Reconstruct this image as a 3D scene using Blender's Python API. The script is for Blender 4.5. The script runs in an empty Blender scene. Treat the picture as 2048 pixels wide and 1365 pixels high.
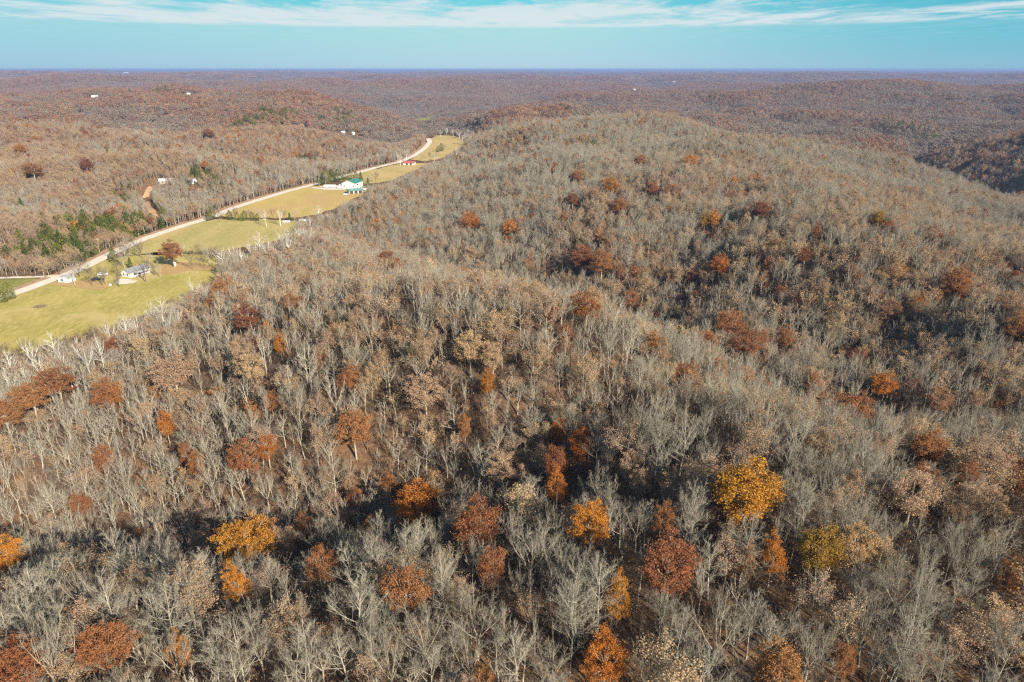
import bpy, math, random
import numpy as np
from mathutils import Vector

S = bpy.context.scene
R = math.radians
# ------------------------------------------------------------------ camera, sky, sun, exposure
CAM_H, FPX = 105.0, 1384.0
PITCH = math.atan((682.5 - 139.0) / FPX)
cam_d = bpy.data.cameras.new('camera')
cam = bpy.data.objects.new('camera', cam_d)
S.collection.objects.link(cam)
cam.location = (0, 0, CAM_H)
cam.rotation_euler = (math.pi / 2 - PITCH, 0, 0)
cam_d.sensor_width = 36.0
cam_d.lens = 36.0 * FPX / 2048.0
cam_d.clip_start, cam_d.clip_end = 1.0, 300000.0
S.camera = cam

SUN_AZ, SUN_EL = math.atan2(0.62, -0.78), R(27)
sunvec = Vector((math.sin(SUN_AZ) * math.cos(SUN_EL), math.cos(SUN_AZ) * math.cos(SUN_EL), math.sin(SUN_EL)))
sl = bpy.data.lights.new('sun', 'SUN')
sl.energy, sl.angle, sl.color = 5.0, R(0.5), (1.0, 0.90, 0.76)
so = bpy.data.objects.new('sun', sl)
S.collection.objects.link(so)
so.rotation_euler = sunvec.to_track_quat('Z', 'Y').to_euler()

S.view_settings.view_transform = 'Standard'
S.view_settings.look = 'None'
S.view_settings.gamma = 1.0
S.view_settings.exposure = 0.86

world = bpy.data.worlds.new('World')
S.world = world
world.use_nodes = True
wt = world.node_tree
wt.nodes.clear()


def N(t, kind, **kw):
    n = t.nodes.new(kind)
    for k, v in kw.items():
        if k.startswith('i_'):
            key = k[2:]
            n.inputs[int(key) if key.isdigit() else key.replace('_', ' ')].default_value = v
        else:
            setattr(n, k, v)
    return n


def mixc(t, fac, a, b, blend='MIX'):
    n = t.nodes.new('ShaderNodeMix')
    n.data_type, n.blend_type = 'RGBA', blend
    for i, v in ((0, fac), (6, a), (7, b)):
        if hasattr(v, 'is_linked') or hasattr(v, 'links'):
            t.links.new(v, n.inputs[i])
        elif i == 0:
            n.inputs[i].default_value = v
        else:
            n.inputs[i].default_value = (*v, 1) if len(v) == 3 else v
    return n.outputs[2]


def math_n(t, op, a, b=None, clamp=False):
    n = t.nodes.new('ShaderNodeMath')
    n.operation, n.use_clamp = op, clamp
    for i, v in enumerate((a, b)):
        if v is None:
            continue
        if isinstance(v, (int, float)):
            n.inputs[i].default_value = v
        else:
            t.links.new(v, n.inputs[i])
    return n.outputs[0]


def maprange(t, v, a, b, c=0.0, d=1.0, smooth=True):
    n = t.nodes.new('ShaderNodeMapRange')
    n.interpolation_type = 'SMOOTHSTEP' if smooth else 'LINEAR'
    t.links.new(v, n.inputs[0])
    for i, x in enumerate((a, b, c, d)):
        n.inputs[i + 1].default_value = x
    return n.outputs[0]


def build_world():
    t = wt
    out = N(t, 'ShaderNodeOutputWorld')
    bg = N(t, 'ShaderNodeBackground')
    bg.inputs['Strength'].default_value = SKY_STRENGTH
    sky = N(t, 'ShaderNodeTexSky', sky_type='NISHITA', sun_disc=False)
    sky.sun_elevation, sky.sun_rotation = SUN_EL, SUN_AZ
    sky.air_density, sky.dust_density, sky.ozone_density = 1.0, 0.6, 1.6
    tc = N(t, 'ShaderNodeTexCoord')
    sep = N(t, 'ShaderNodeSeparateXYZ')
    t.links.new(tc.outputs['Generated'], sep.inputs[0])
    z = sep.outputs[2]
    # the sky just over the horizon: pale, teal higher up, deeper to the east; the plain sky texture above
    side1 = maprange(t, sep.outputs[0], -0.62, -0.02)
    side2 = maprange(t, sep.outputs[0], 0.0, 0.62)
    three = lambda a, b, c: mixc(t, side2, mixc(t, side1, a, b), c)
    low, mid, high = (three(*q) for q in (SKY_LOW, SKY_MID, SKY_HIGH))
    col = mixc(t, maprange(t, z, -0.005, 0.05), low, mid)
    col = mixc(t, maprange(t, z, 0.05, 0.095), col, high)
    col = mixc(t, maprange(t, z, 0.12, 0.40), col, sky.outputs[0])
    # thin clouds on a level sheet: direction divided by its height
    zz = math_n(t, 'MAXIMUM', z, 0.004)
    px = math_n(t, 'DIVIDE', sep.outputs[0], zz)
    py = math_n(t, 'DIVIDE', sep.outputs[1], zz)
    cb = N(t, 'ShaderNodeCombineXYZ')
    t.links.new(px, cb.inputs[0])
    t.links.new(py, cb.inputs[1])
    n1 = N(t, 'ShaderNodeTexNoise', i_Scale=0.42, i_Detail=9.0, i_Roughness=0.66, i_Distortion=0.7)
    mp = N(t, 'ShaderNodeMapping')
    mp.inputs['Location'].default_value = CLOUD_OFF
    mp.inputs['Scale'].default_value = (1.0, 0.45, 1.0)
    t.links.new(cb.outputs[0], mp.inputs[0])
    t.links.new(mp.outputs[0], n1.inputs['Vector'])
    n2 = N(t, 'ShaderNodeTexNoise', i_Scale=1.3, i_Detail=8.0, i_Roughness=0.7, i_Distortion=0.5)
    t.links.new(mp.outputs[0], n2.inputs['Vector'])
    v = math_n(t, 'ADD', math_n(t, 'MULTIPLY', n1.outputs[0], 0.60), math_n(t, 'MULTIPLY', n2.outputs[0], 0.40))
    bank = maprange(t, z, 0.0485, 0.0545)           # a bank of cloud with a level base
    thin = maprange(t, z, 0.058, 0.088, 0.0, 0.12)
    east = maprange(t, sep.outputs[0], 0.12, 0.5, 0.0, 0.075)
    west = maprange(t, sep.outputs[0], -0.1, -0.6, 0.0, 0.05)
    east = math_n(t, 'ADD', east, west)
    thr = math_n(t, 'ADD', math_n(t, 'ADD', 0.355, thin), east)
    m = math_n(t, 'DIVIDE', math_n(t, 'SUBTRACT', v, thr), 0.13, True)
    m = math_n(t, 'MULTIPLY', m, bank)
    wisp = maprange(t, n2.outputs[0], 0.38, 0.75, 0.0, 0.22)
    wisp = math_n(t, 'MULTIPLY', wisp, maprange(t, z, 0.02, 0.05))
    m = math_n(t, 'MULTIPLY', math_n(t, 'MAXIMUM', m, wisp), 0.86)
    col = mixc(t, m, col, CLOUD_COL)
    t.links.new(col, bg.inputs[0])
    t.links.new(bg.outputs[0], out.inputs[0])


SKY_STRENGTH = 0.05


def shown(r, g, b):
    """sky radiance that shows as this picture colour"""
    k = 1.0 / (SKY_STRENGTH * 2 ** S.view_settings.exposure)
    f = lambda c: ((c / 255 + 0.055) / 1.055) ** 2.4 * k
    return (f(r), f(g), f(b))


SKY_LOW = shown(164, 203, 222), shown(181, 214, 228), shown(143, 193, 213)
SKY_MID = shown(156, 214, 224), shown(172, 222, 228), shown(108, 194, 214)
SKY_HIGH = shown(84, 204, 222), shown(80, 206, 224), shown(4, 176, 202)
CLOUD_COL = shown(222, 232, 236)
CLOUD_OFF = (3.0, 1.0, 0.0)
build_world()

cy = S.cycles
cy.max_bounces = 4
cy.diffuse_bounces = 1
cy.glossy_bounces = 1
cy.transmission_bounces = 2
cy.transparent_max_bounces = 4
cy.volume_bounces = 0
cy.use_denoising = False
cy.use_adaptive_sampling = False
cy.pixel_filter_type = 'BLACKMAN_HARRIS'
cy.filter_width = 1.3

rng = np.random.default_rng(7)
random.seed(7)

# ------------------------------------------------------------------ helpers: photo pixel (2048 wide) -> place
SP, CP = math.sin(PITCH), math.cos(PITCH)


def ray(px, py):
    u = (682.5 - py) / FPX
    return (px - 1024) / FPX, CP + SP * u, -SP + CP * u      # x, y, z per unit depth


def W(px, py, z=0.0):
    a, b, c = ray(px, py)
    s = (CAM_H - z) / -c
    return a * s, b * s


def project(x, y, z):
    """world arrays -> photo pixel x, y and depth"""
    dz = z - CAM_H
    depth = CP * y - SP * dz
    up = SP * y + CP * dz
    return 1024 + FPX * x / depth, 682.5 - FPX * up / depth, depth


# ------------------------------------------------------------------ noise
def vnoise(x, y, seed=0):
    xi, yi = np.floor(x).astype(np.int64), np.floor(y).astype(np.int64)
    fx, fy = x - xi, y - yi
    fx, fy = fx * fx * (3 - 2 * fx), fy * fy * (3 - 2 * fy)

    def h(i, j):
        n = (i * 374761393 + j * 668265263 + seed * 1442695041) & 0xffffffff
        n = ((n ^ (n >> 13)) * 1274126177) & 0xffffffff
        n = n ^ (n >> 16)
        return (n & 0xffff) / 65535.0
    a, b, c, d = h(xi, yi), h(xi + 1, yi), h(xi, yi + 1), h(xi + 1, yi + 1)
    return (a * (1 - fx) + b * fx) * (1 - fy) + (c * (1 - fx) + d * fx) * fy


def fbm(x, y, seed=0, o=4):
    v, a, t = 0.0, 1.0, 0.0
    for k in range(o):
        v = v + a * vnoise(x * 2 ** k, y * 2 ** k, seed + k * 17)
        t += a
        a *= 0.5
    return v / t


def sstep(a, b, x):
    t = np.clip((x - a) / (b - a), 0, 1)
    return t * t * (3 - 2 * t)


# ------------------------------------------------------------------ lie of the land
ROAD_PX = [(-60, 618), (40, 585), (95, 564), (150, 545), (190, 525), (230, 505), (280, 482), (330, 465), (375, 450), (420, 437), (470, 416), (520, 400),
           (580, 382), (640, 367), (680, 355), (720, 345), (760, 334), (800, 325), (830, 311), (850, 297), (860, 285), (856, 277)]
ROAD = [W(*p) for p in ROAD_PX]
MEADOWS_PX = {
    'lower': [(-80, 640), (15, 608), (60, 583), (110, 566), (160, 548), (200, 530), (250, 520), (300, 512), (380, 512), (432, 520), (440, 535), (428, 556), (385, 580), (330, 605),
              (262, 628), (215, 655), (150, 676), (90, 690), (0, 702), (-90, 712)],
    'middle': [(262, 498), (300, 481), (340, 466), (385, 451), (425, 443), (520, 443), (600, 446), (588, 462), (540, 480), (470, 494), (430, 502), (380, 503), (320, 506), (270, 508)],
    'upper': [(452, 427), (500, 411), (560, 392), (615, 377), (640, 374), (720, 376), (738, 380), (716, 392), (690, 400), (668, 412), (640, 424), (600, 432), (540, 434), (480, 434)],
    'far': [(690, 360), (720, 349), (765, 338), (800, 329), (835, 328), (862, 329), (830, 338), (800, 350), (775, 362), (740, 366), (700, 364)],
    'bend': [(824, 318), (842, 306), (858, 294), (864, 278), (872, 272), (900, 271), (925, 277), (935, 287), (905, 302), (880, 318), (850, 322)],
    'distant': [(817, 247), (825, 239), (862, 234), (855, 243), (846, 252), (822, 252)],
}
MEADOWS_W = {k: np.array([W(*p) for p in v]) for k, v in MEADOWS_PX.items()}
SIDE_FIELD = np.array([W(*p) for p in [(-90, 562), (0, 559), (70, 557), (95, 560), (40, 577), (0, 590), (-90, 612)]])


def seg_dist(px, py, poly, closed):
    d = np.full(px.shape, 1e9)
    n = len(poly)
    for i in range(n if closed else n - 1):
        ax, ay = poly[i]
        bx, by = poly[(i + 1) % n]
        vx, vy = bx - ax, by - ay
        t = np.clip(((px - ax) * vx + (py - ay) * vy) / (vx * vx + vy * vy + 1e-9), 0, 1)
        d = np.minimum(d, np.hypot(px - ax - t * vx, py - ay - t * vy))
    return d


def inside(px, py, poly):
    r = np.zeros(px.shape, bool)
    n = len(poly)
    for i in range(n):
        ax, ay = poly[i]
        bx, by = poly[(i + 1) % n]
        c = ((ay > py) != (by > py)) & (px < (bx - ax) * (py - ay) / (by - ay + 1e-12) + ax)
        r ^= c
    return r


def poly_dist(px, py, poly):
    return np.where(inside(px, py, poly), 0.0, seg_dist(px, py, poly, True))


def open_dist(x, y):
    """metres to the nearest meadow or road"""
    d = seg_dist(x, y, ROAD, False) - 5.0
    for p in list(MEADOWS_W.values()) + [SIDE_FIELD]:
        d = np.minimum(d, poly_dist(x, y, p))
    return np.maximum(d, 0)


# control points: photo pixel, height of the canopy (or ground) seen there, height of the canopy over the ground
CPX = [
    # near spur and its crest
    (480, 500, 18, 10), (600, 505, 28, 10), (700, 520, 36, 10), (850, 552, 43, 10), (1000, 590, 49, 10), (1195, 616, 53, 10), (1400, 682, 53, 10),
    (700, 640, 35, 10), (450, 700, 24, 10), (900, 700, 43, 10), (600, 800, 28, 10), (250, 790, 15, 10), (100, 860, 11, 9), (1200, 800, 42, 10),
    # hollow in front of it
    (0, 1000, 1, 0), (270, 1030, 1, 0), (530, 1045, 3, 0), (800, 1015, 8, 0), (1050, 1005, 13, 0), (1380, 905, 18, 0), (1700, 860, 24, 0),
    # spur at the bottom
    (0, 1180, 29, 11), (300, 1140, 31, 11), (600, 1150, 32, 11), (1000, 1150, 35, 11), (1500, 1130, 38, 11), (2000, 1120, 41, 11), (0, 1360, 22, 8), (1000, 1360, 26, 4), (2040, 1360, 34, 4),
    # hollow behind the crest
    (640, 455, 0, 0), (1100, 590, -1, 0), (1250, 625, 0, 0), (1500, 672, 4, 0), (1640, 735, 10, 0), (2000, 830, 20, 0),
    # the long upland
    (1000, 430, 22, 10), (900, 335, 28, 10), (1000, 300, 40, 14), (760, 400, 17, 12), (800, 365, 22, 13), (1000, 208, 52, 15), (1100, 215, 52, 15), (1200, 350, 44, 14), (1500, 400, 42, 10), (1500, 300, 46, 14),
    (1300, 255, 49, 14), (1700, 300, 38, 11), (1800, 400, 43, 14), (1850, 345, 29, 10), (2048, 430, 20, 10), (1960, 390, 23, 10), (2048, 600, 37, 10), (1800, 550, 38, 10), (1500, 520, 31, 10),
    (1200, 470, 27, 10), (1000, 250, 42, 14), (900, 300, 26, 12), (960, 262, 24, 12),
    # eastern valley and beyond
    (1830, 303, -3, 0), (1700, 283, -3, 0), (1560, 262, 0, 2), (1900, 335, -12, 0), (1980, 372, -14, 0),
    (2048, 300, 18, 14), (1940, 258, 26, 15), (1830, 246, 21, 14), (1700, 240, 15, 13), (1500, 225, 22, 12), (2048, 255, 28, 15),
    # western hill
    (100, 300, 40, 14), (250, 310, 38, 14), (400, 314, 36, 14), (550, 330, 24, 12), (300, 380, 14, 4), (150, 420, 24, 12), (0, 420, 27, 13), (0, 520, 12, 10), (250, 440, 10, 8),
    (0, 242, 40, 15), (250, 246, 40, 15), (500, 250, 38, 15), (700, 272, 20, 12), (600, 192, 52, 15), (400, 210, 48, 15), (0, 212, 48, 15), (750, 206, 42, 14),
]
CW = [(*W(a, b, c), c - d) for a, b, c, d in CPX]
CW += [(-880, 700, 14), (-560, 760, 12), (-380, 790, 10), (-700, 350, 20), (-500, 200, 18), (900, 600, 12), (1000, 1000, 16), (800, 300, 0), (500, 300, 8), (400, 100, 26),
       (200, 40, 30), (0, 20, 26), (-200, 40, 16), (-300, 100, 6), (0, -200, 26), (300, -200, 28), (-300, -200, 14), (-900, 0, 24), (900, 0, 20),
       (-130, 1750, 4), (-150, 2100, 6), (480, 1700, 6), (430, 2100, 8), (0, 1700, 24), (200, 1400, 24), (1300, 1800, 22), (1500, 1200, 18), (-1300, 1000, 22), (-1400, 1700, 26), (-900, 2100, 28), (900, 2200, 26)]
CW = np.array(CW)
for p in list(MEADOWS_W.values()):
    c = p.mean(0)
    CW = np.vstack([CW, [c[0], c[1], 0]])
CW = np.vstack([CW, [[x, y, 0] for x, y in ROAD[::3]]])


def tps_fit(P, z, lam=0.02):
    sc = 500.0
    X = P / sc
    d = np.hypot(X[:, None, 0] - X[None, :, 0], X[:, None, 1] - X[None, :, 1])
    K = np.where(d > 0, d * d * np.log(d + 1e-12), 0) + lam * np.eye(len(X)) * 0.25
    A = np.hstack([np.ones((len(X), 1)), X])
    n = len(X)
    M = np.zeros((n + 3, n + 3))
    M[:n, :n], M[:n, n:], M[n:, :n] = K, A, A.T
    s = np.linalg.solve(M, np.concatenate([z, [0, 0, 0]]))
    return X, s, sc


TX, TS, TSC = tps_fit(CW[:, :2], CW[:, 2])


def ravines(x, y, wl, seed):
    """0 in the ravines .. 1 on the ridge tops"""
    wx, wy = x + 0.25 * wl * (fbm(x / wl, y / wl, seed + 50, 2) - 0.5), y + 0.25 * wl * (fbm(x / wl + 7, y / wl, seed + 60, 2) - 0.5)
    return np.clip(np.abs(fbm(wx / wl, wy / wl, seed, 3) - 0.5) * 5.0, 0, 1) ** 0.8


def far_z(x, y):
    a = fbm(x / 2600 + 3.3, y / 1800 + 1.7, 5, 2)
    v = ravines(x, y, 1100, 23)
    w = ravines(x + 900, y, 620, 31)
    return -6 + 18 * a + (28 + 14 * a) * v + 20 * w * (0.4 + 0.6 * v)


# hollows and spurs: sight line through pixels at a height, depth or height in metres, half width
FOLDS = [
    ([(-150, 1000), (0, 998), (270, 1028), (530, 1042), (760, 1020)], 4, -10, 20),
    ([(0, 1150), (300, 1130), (600, 1150), (1000, 1150), (1500, 1120), (2100, 1100)], 40, 6, 20),
    ([(480, 500), (700, 520), (850, 552), (1000, 590), (1195, 616), (1400, 682), (1550, 760)], 50, 6, 20),
    ([(640, 458), (800, 520), (1100, 592), (1250, 625), (1500, 672), (1640, 735), (1800, 790)], 0, -7, 26),
    ([(1350, 905), (1600, 885), (1850, 840), (2100, 800)], 20, -7, 20),
    ([(1250, 625), (1330, 520), (1430, 450), (1500, 420)], 26, -9, 26),
    ([(1640, 735), (1750, 640), (1900, 600), (2080, 590)], 26, -9, 22),
    ([(800, 1015), (1050, 1003), (1200, 960)], 12, -5, 18),
    ([(270, 1028), (330, 900), (420, 790)], 8, -4, 16),
    ([(1560, 262), (1700, 283), (1830, 303), (1900, 335), (1980, 372), (2100, 420)], -4, -12, 45),
    ([(1000, 300), (960, 330), (900, 360), (840, 400)], 26, -8, 40),
]
FOLDS = [([W(*p, z) for p in pl], d, w) for pl, z, d, w in FOLDS]
FOLDS += [([(270, 560), (310, 600), (360, 560)], -6, 60), ([(265, 360), (330, 450), (380, 520)], -8, 50), ([(600, 680), (680, 860), (740, 1060)], 14, 60)]


# long ridges and valleys of the far country: plan positions, height or depth, half width
RANGES = [
    ([(-1700, 1500), (-1150, 1560), (-800, 1750), (-480, 1760), (-260, 1560)], 11, 150),
    ([(-2600, 2300), (-1500, 2420), (-800, 2600), (-250, 2350), (-60, 1900)], -42, 300),
    ([(-40, 1600), (250, 1680), (520, 1480)], -16, 130),
    ([(-50, 2250), (300, 2350), (700, 2300), (1100, 2250), (1700, 2500), (2400, 2450)], 22, 190),
    ([(800, 1700), (1300, 1650), (1900, 1750)], 10, 170),
    ([(100, 3050), (900, 3150), (1700, 3250), (2800, 3150)], -46, 380),
    ([(-3200, 3500), (-1800, 3700), (-700, 3500), (200, 3900)], 30, 240),
    ([(-3500, 4600), (-1500, 4700), (0, 4700), (1500, 4300), (4000, 4500)], -42, 450),
    ([(-5000, 5800), (-2200, 6000), (0, 5600), (2000, 5700), (5000, 6000)], 26, 350),
    ([(-6000, 7400), (-2000, 7600), (2000, 7300), (6000, 7600)], -26, 600),
    ([(-8000, 9600), (-2500, 9300), (1500, 9800), (3500, 9200), (8000, 9600)], 24, 500),
]


def ranges(x, y):
    v = np.zeros(x.shape)
    m = (y > 1000) & (y < 13000)
    if m.any():
        xs = x[m] + 500 * (fbm(x[m] / 1200, y[m] / 1200, 101, 3) - 0.5)
        ys = y[m] + 520 * (fbm(x[m] / 800, y[m] / 1500, 103, 3) - 0.5)
        for pl, d, w in RANGES:
            v[m] += d * np.exp(-(seg_dist(xs, ys, pl, False) / w) ** 2)
    return v


def folds(x, y):
    v = np.zeros(x.shape)
    m = (y > -50) & (y < 900) & (np.abs(x) < 700)
    if m.any():
        for pl, d, w in FOLDS:
            q = seg_dist(x[m], y[m], pl, False)
            v[m] += d * np.exp(-(q / w) ** 2)
    return v


def ground_z(x, y):
    x, y = np.atleast_1d(np.asarray(x, float)), np.atleast_1d(np.asarray(y, float))
    z = np.empty(x.shape)
    for i in range(0, len(x), 20000):
        xs, ys = x[i:i + 20000], y[i:i + 20000]
        r = np.hypot(xs, ys)
        w = sstep(1900, 2900, r)
        zz = np.zeros(xs.shape)
        m = w < 1
        if m.any():
            d2 = ((xs[m, None] / TSC - TX[None, :, 0]) ** 2 + (ys[m, None] / TSC - TX[None, :, 1]) ** 2)
            k = 0.5 * d2 * np.log(d2 + 1e-12)
            v = k @ TS[:-3] + TS[-3] + TS[-2] * xs[m] / TSC + TS[-1] * ys[m] / TSC
            v = np.clip(v, -12, 60)
            v = v + 3.0 * (fbm(xs[m] / 70, ys[m] / 70, 3, 3) - 0.5) + folds(xs[m], ys[m])
            v = v + 9 * sstep(80, 300, r[m]) * (ravines(xs[m], ys[m], 130, 43) - 0.6) + sstep(450, 1000, r[m]) * (24 * (ravines(xs[m], ys[m], 420, 47) - 0.6) + 8 * (ravines(xs[m], ys[m], 210, 53) - 0.6))
            near = (r[m] < 2500) & (xs[m] > -900) & (xs[m] < 300)
            o = np.full(v.shape, 99.0)
            if near.any():
                o[near] = open_dist(xs[m][near], ys[m][near])
            v = v * sstep(9, 48, o)
            zz[m] = v
        f = far_z(xs, ys)
        z[i:i + 20000] = zz * (1 - w) + f * w + ranges(xs, ys) * sstep(1250, 1700, r)
    return z


def gz(x, y):
    return float(ground_z(x, y)[0])


def hit(px, py, h_of=lambda s: 0.0, smin=60.0, smax=6000.0):
    """first place along the sight line through a pixel where it comes down to ground + h"""
    a, b, c = ray(px, py)
    s = np.geomspace(smin, smax, 700)
    g = ground_z(a * s, b * s) + np.array([h_of(v) for v in s])
    z = CAM_H + c * s
    k = np.nonzero(z <= g)[0]
    k = k[0] if len(k) else len(s) - 1
    v = s[k]
    return a * v, b * v, v


# ------------------------------------------------------------------ materials
def new_mat(name):
    m = bpy.data.materials.new(name)
    m.use_nodes = True
    t = m.node_tree
    t.nodes.clear()
    return m, t, N(t, 'ShaderNodeOutputMaterial')


def mat_bark(name, c1, c2, rough=0.9):
    m, t, o = new_mat(name)
    oi = N(t, 'ShaderNodeObjectInfo')
    tc = N(t, 'ShaderNodeTexCoord')
    nz = N(t, 'ShaderNodeTexNoise', i_Scale=0.45, i_Detail=3.0)
    t.links.new(tc.outputs['Object'], nz.inputs['Vector'])
    c = mixc(t, oi.outputs['Random'], c1, c2)
    c = mixc(t, maprange(t, nz.outputs[0], 0.35, 0.68), c, tuple(0.68 * (a + b) / 2 for a, b in zip(c1, c2)))
    d = N(t, 'ShaderNodeBsdfDiffuse', i_Roughness=0.6)
    t.links.new(c, d.inputs[0])
    t.links.new(d.outputs[0], o.inputs[0])
    return m


def mat_leaf(name, cols, trans=0.3):
    """cols: dark, mid, light leaf colours"""
    m, t, o = new_mat(name)
    oi = N(t, 'ShaderNodeObjectInfo')
    ge = N(t, 'ShaderNodeNewGeometry')
    tc = N(t, 'ShaderNodeTexCoord')
    nz = N(t, 'ShaderNodeTexNoise', i_Scale=0.55, i_Detail=2.0)
    t.links.new(tc.outputs['Object'], nz.inputs['Vector'])
    a = mixc(t, maprange(t, nz.outputs[0], 0.35, 0.65), cols[0], cols[1])
    b = mixc(t, math_n(t, 'POWER', ge.outputs['Random Per Island'], 1.6), a, cols[2])
    hs = N(t, 'ShaderNodeHueSaturation')
    t.links.new(maprange(t, oi.outputs['Random'], 0, 1, 0.49, 0.51, False), hs.inputs['Hue'])
    t.links.new(maprange(t, oi.outputs['Random'], 0, 1, 0.78, 1.15, False), hs.inputs['Value'])
    t.links.new(b, hs.inputs['Color'])
    d = N(t, 'ShaderNodeBsdfDiffuse')
    tr = N(t, 'ShaderNodeBsdfTranslucent')
    mx = N(t, 'ShaderNodeMixShader', i_0=trans)
    t.links.new(hs.outputs[0], d.inputs[0])
    t.links.new(hs.outputs[0], tr.inputs[0])
    t.links.new(d.outputs[0], mx.inputs[1])
    t.links.new(tr.outputs[0], mx.inputs[2])
    t.links.new(mx.outputs[0], o.inputs[0])
    return m


def mat_ground():
    m, t, o = new_mat('leaf_litter')
    tc = N(t, 'ShaderNodeTexCoord')
    P = tc.outputs['Object']

    def nz(s, d=4.0, r=0.6):
        n = N(t, 'ShaderNodeTexNoise', i_Scale=s, i_Detail=d, i_Roughness=r)
        t.links.new(P, n.inputs['Vector'])
        return n.outputs[0]
    a = mixc(t, maprange(t, nz(0.045), 0.35, 0.65), (0.095, 0.056, 0.033), (0.165, 0.098, 0.055))
    a = mixc(t, maprange(t, nz(0.9, 6.0, 0.75), 0.40, 0.70), a, (0.25, 0.155, 0.09))
    a = mixc(t, maprange(t, nz(2.2, 4.0, 0.7), 0.50, 0.68), a, (0.055, 0.036, 0.026))
    a = mixc(t, maprange(t, nz(0.03, 3.0), 0.60, 0.72, 0, 0.6), a, (0.085, 0.085, 0.035))
    d = N(t, 'ShaderNodeBsdfDiffuse')
    t.links.new(a, d.inputs[0])
    bp = N(t, 'ShaderNodeBump', i_Strength=0.6, i_Distance=0.4)
    t.links.new(nz(0.8, 6.0, 0.7), bp.inputs['Height'])
    t.links.new(bp.outputs[0], d.inputs['Normal'])
    t.links.new(d.outputs[0], o.inputs[0])
    return m


def mat_grass(name, ca, cb, cc, dry=0.55):
    m, t, o = new_mat(name)
    tc = N(t, 'ShaderNodeTexCoord')
    mp = N(t, 'ShaderNodeMapping')
    mp.inputs['Rotation'].default_value = (0, 0, R(35))
    mp.inputs['Scale'].default_value = (1.0, 0.35, 1)
    t.links.new(tc.outputs['Object'], mp.inputs[0])

    def nz(s, d=4.0, r=0.6, src=mp.outputs[0]):
        n = N(t, 'ShaderNodeTexNoise', i_Scale=s, i_Detail=d, i_Roughness=r)
        t.links.new(src, n.inputs['Vector'])
        return n.outputs[0]
    a = mixc(t, maprange(t, nz(0.07, 5.0), 0.36, 0.64), ca, cb)
    a = mixc(t, maprange(t, nz(0.022, 4.0, 0.6, tc.outputs['Object']), dry - 0.06, dry + 0.14), a, cc)
    a = mixc(t, maprange(t, nz(0.6, 6.0, 0.75), 0.42, 0.72, 0, 0.55), a, tuple(min(1, v * 1.35) for v in cc))
    a = mixc(t, maprange(t, nz(0.16, 5.0, 0.7), 0.58, 0.72, 0, 0.45), a, tuple(v * 0.55 for v in ca))
    a = mixc(t, maprange(t, nz(1.6, 4.0, 0.7), 0.52, 0.75, 0, 0.35), a, tuple(v * 0.5 for v in ca))
    d = N(t, 'ShaderNodeBsdfDiffuse')
    t.links.new(a, d.inputs[0])
    t.links.new(d.outputs[0], o.inputs[0])
    return m


def mat_noise(name, c1, c2, scale=0.5, rough=0.8, metallic=0.0, c3=None):
    m, t, o = new_mat(name)
    tc = N(t, 'ShaderNodeTexCoord')
    n = N(t, 'ShaderNodeTexNoise', i_Scale=scale, i_Detail=5.0, i_Roughness=0.65)
    t.links.new(tc.outputs['Object'], n.inputs['Vector'])
    c = mixc(t, maprange(t, n.outputs[0], 0.35, 0.65), c1, c2)
    if c3:
        n3 = N(t, 'ShaderNodeTexNoise', i_Scale=scale * 4.3, i_Detail=5.0, i_Roughness=0.7)
        t.links.new(tc.outputs['Object'], n3.inputs['Vector'])
        c = mixc(t, maprange(t, n3.outputs[0], 0.5, 0.7), c, c3)
    b = N(t, 'ShaderNodeBsdfPrincipled', i_Roughness=rough, i_Metallic=metallic)
    t.links.new(c, b.inputs['Base Color'])
    t.links.new(b.outputs[0], o.inputs[0])
    return m


def mat_ribbed(name, c1, c2, period=0.3, rough=0.45):
    """ribbed sheet metal"""
    m, t, o = new_mat(name)
    tc = N(t, 'ShaderNodeTexCoord')
    wv = N(t, 'ShaderNodeTexWave', i_Scale=1.0 / period / 3.0, i_Distortion=0.0)
    t.links.new(tc.outputs['Object'], wv.inputs['Vector'])
    n = N(t, 'ShaderNodeTexNoise', i_Scale=0.35, i_Detail=5.0)
    t.links.new(tc.outputs['Object'], n.inputs['Vector'])
    c = mixc(t, maprange(t, n.outputs[0], 0.35, 0.7), c1, c2)
    b = N(t, 'ShaderNodeBsdfPrincipled', i_Roughness=rough)
    bp = N(t, 'ShaderNodeBump', i_Strength=0.25, i_Distance=0.04)
    t.links.new(wv.outputs['Fac'], bp.inputs['Height'])
    t.links.new(bp.outputs[0], b.inputs['Normal'])
    t.links.new(c, b.inputs['Base Color'])
    t.links.new(b.outputs[0], o.inputs[0])
    return m


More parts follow.
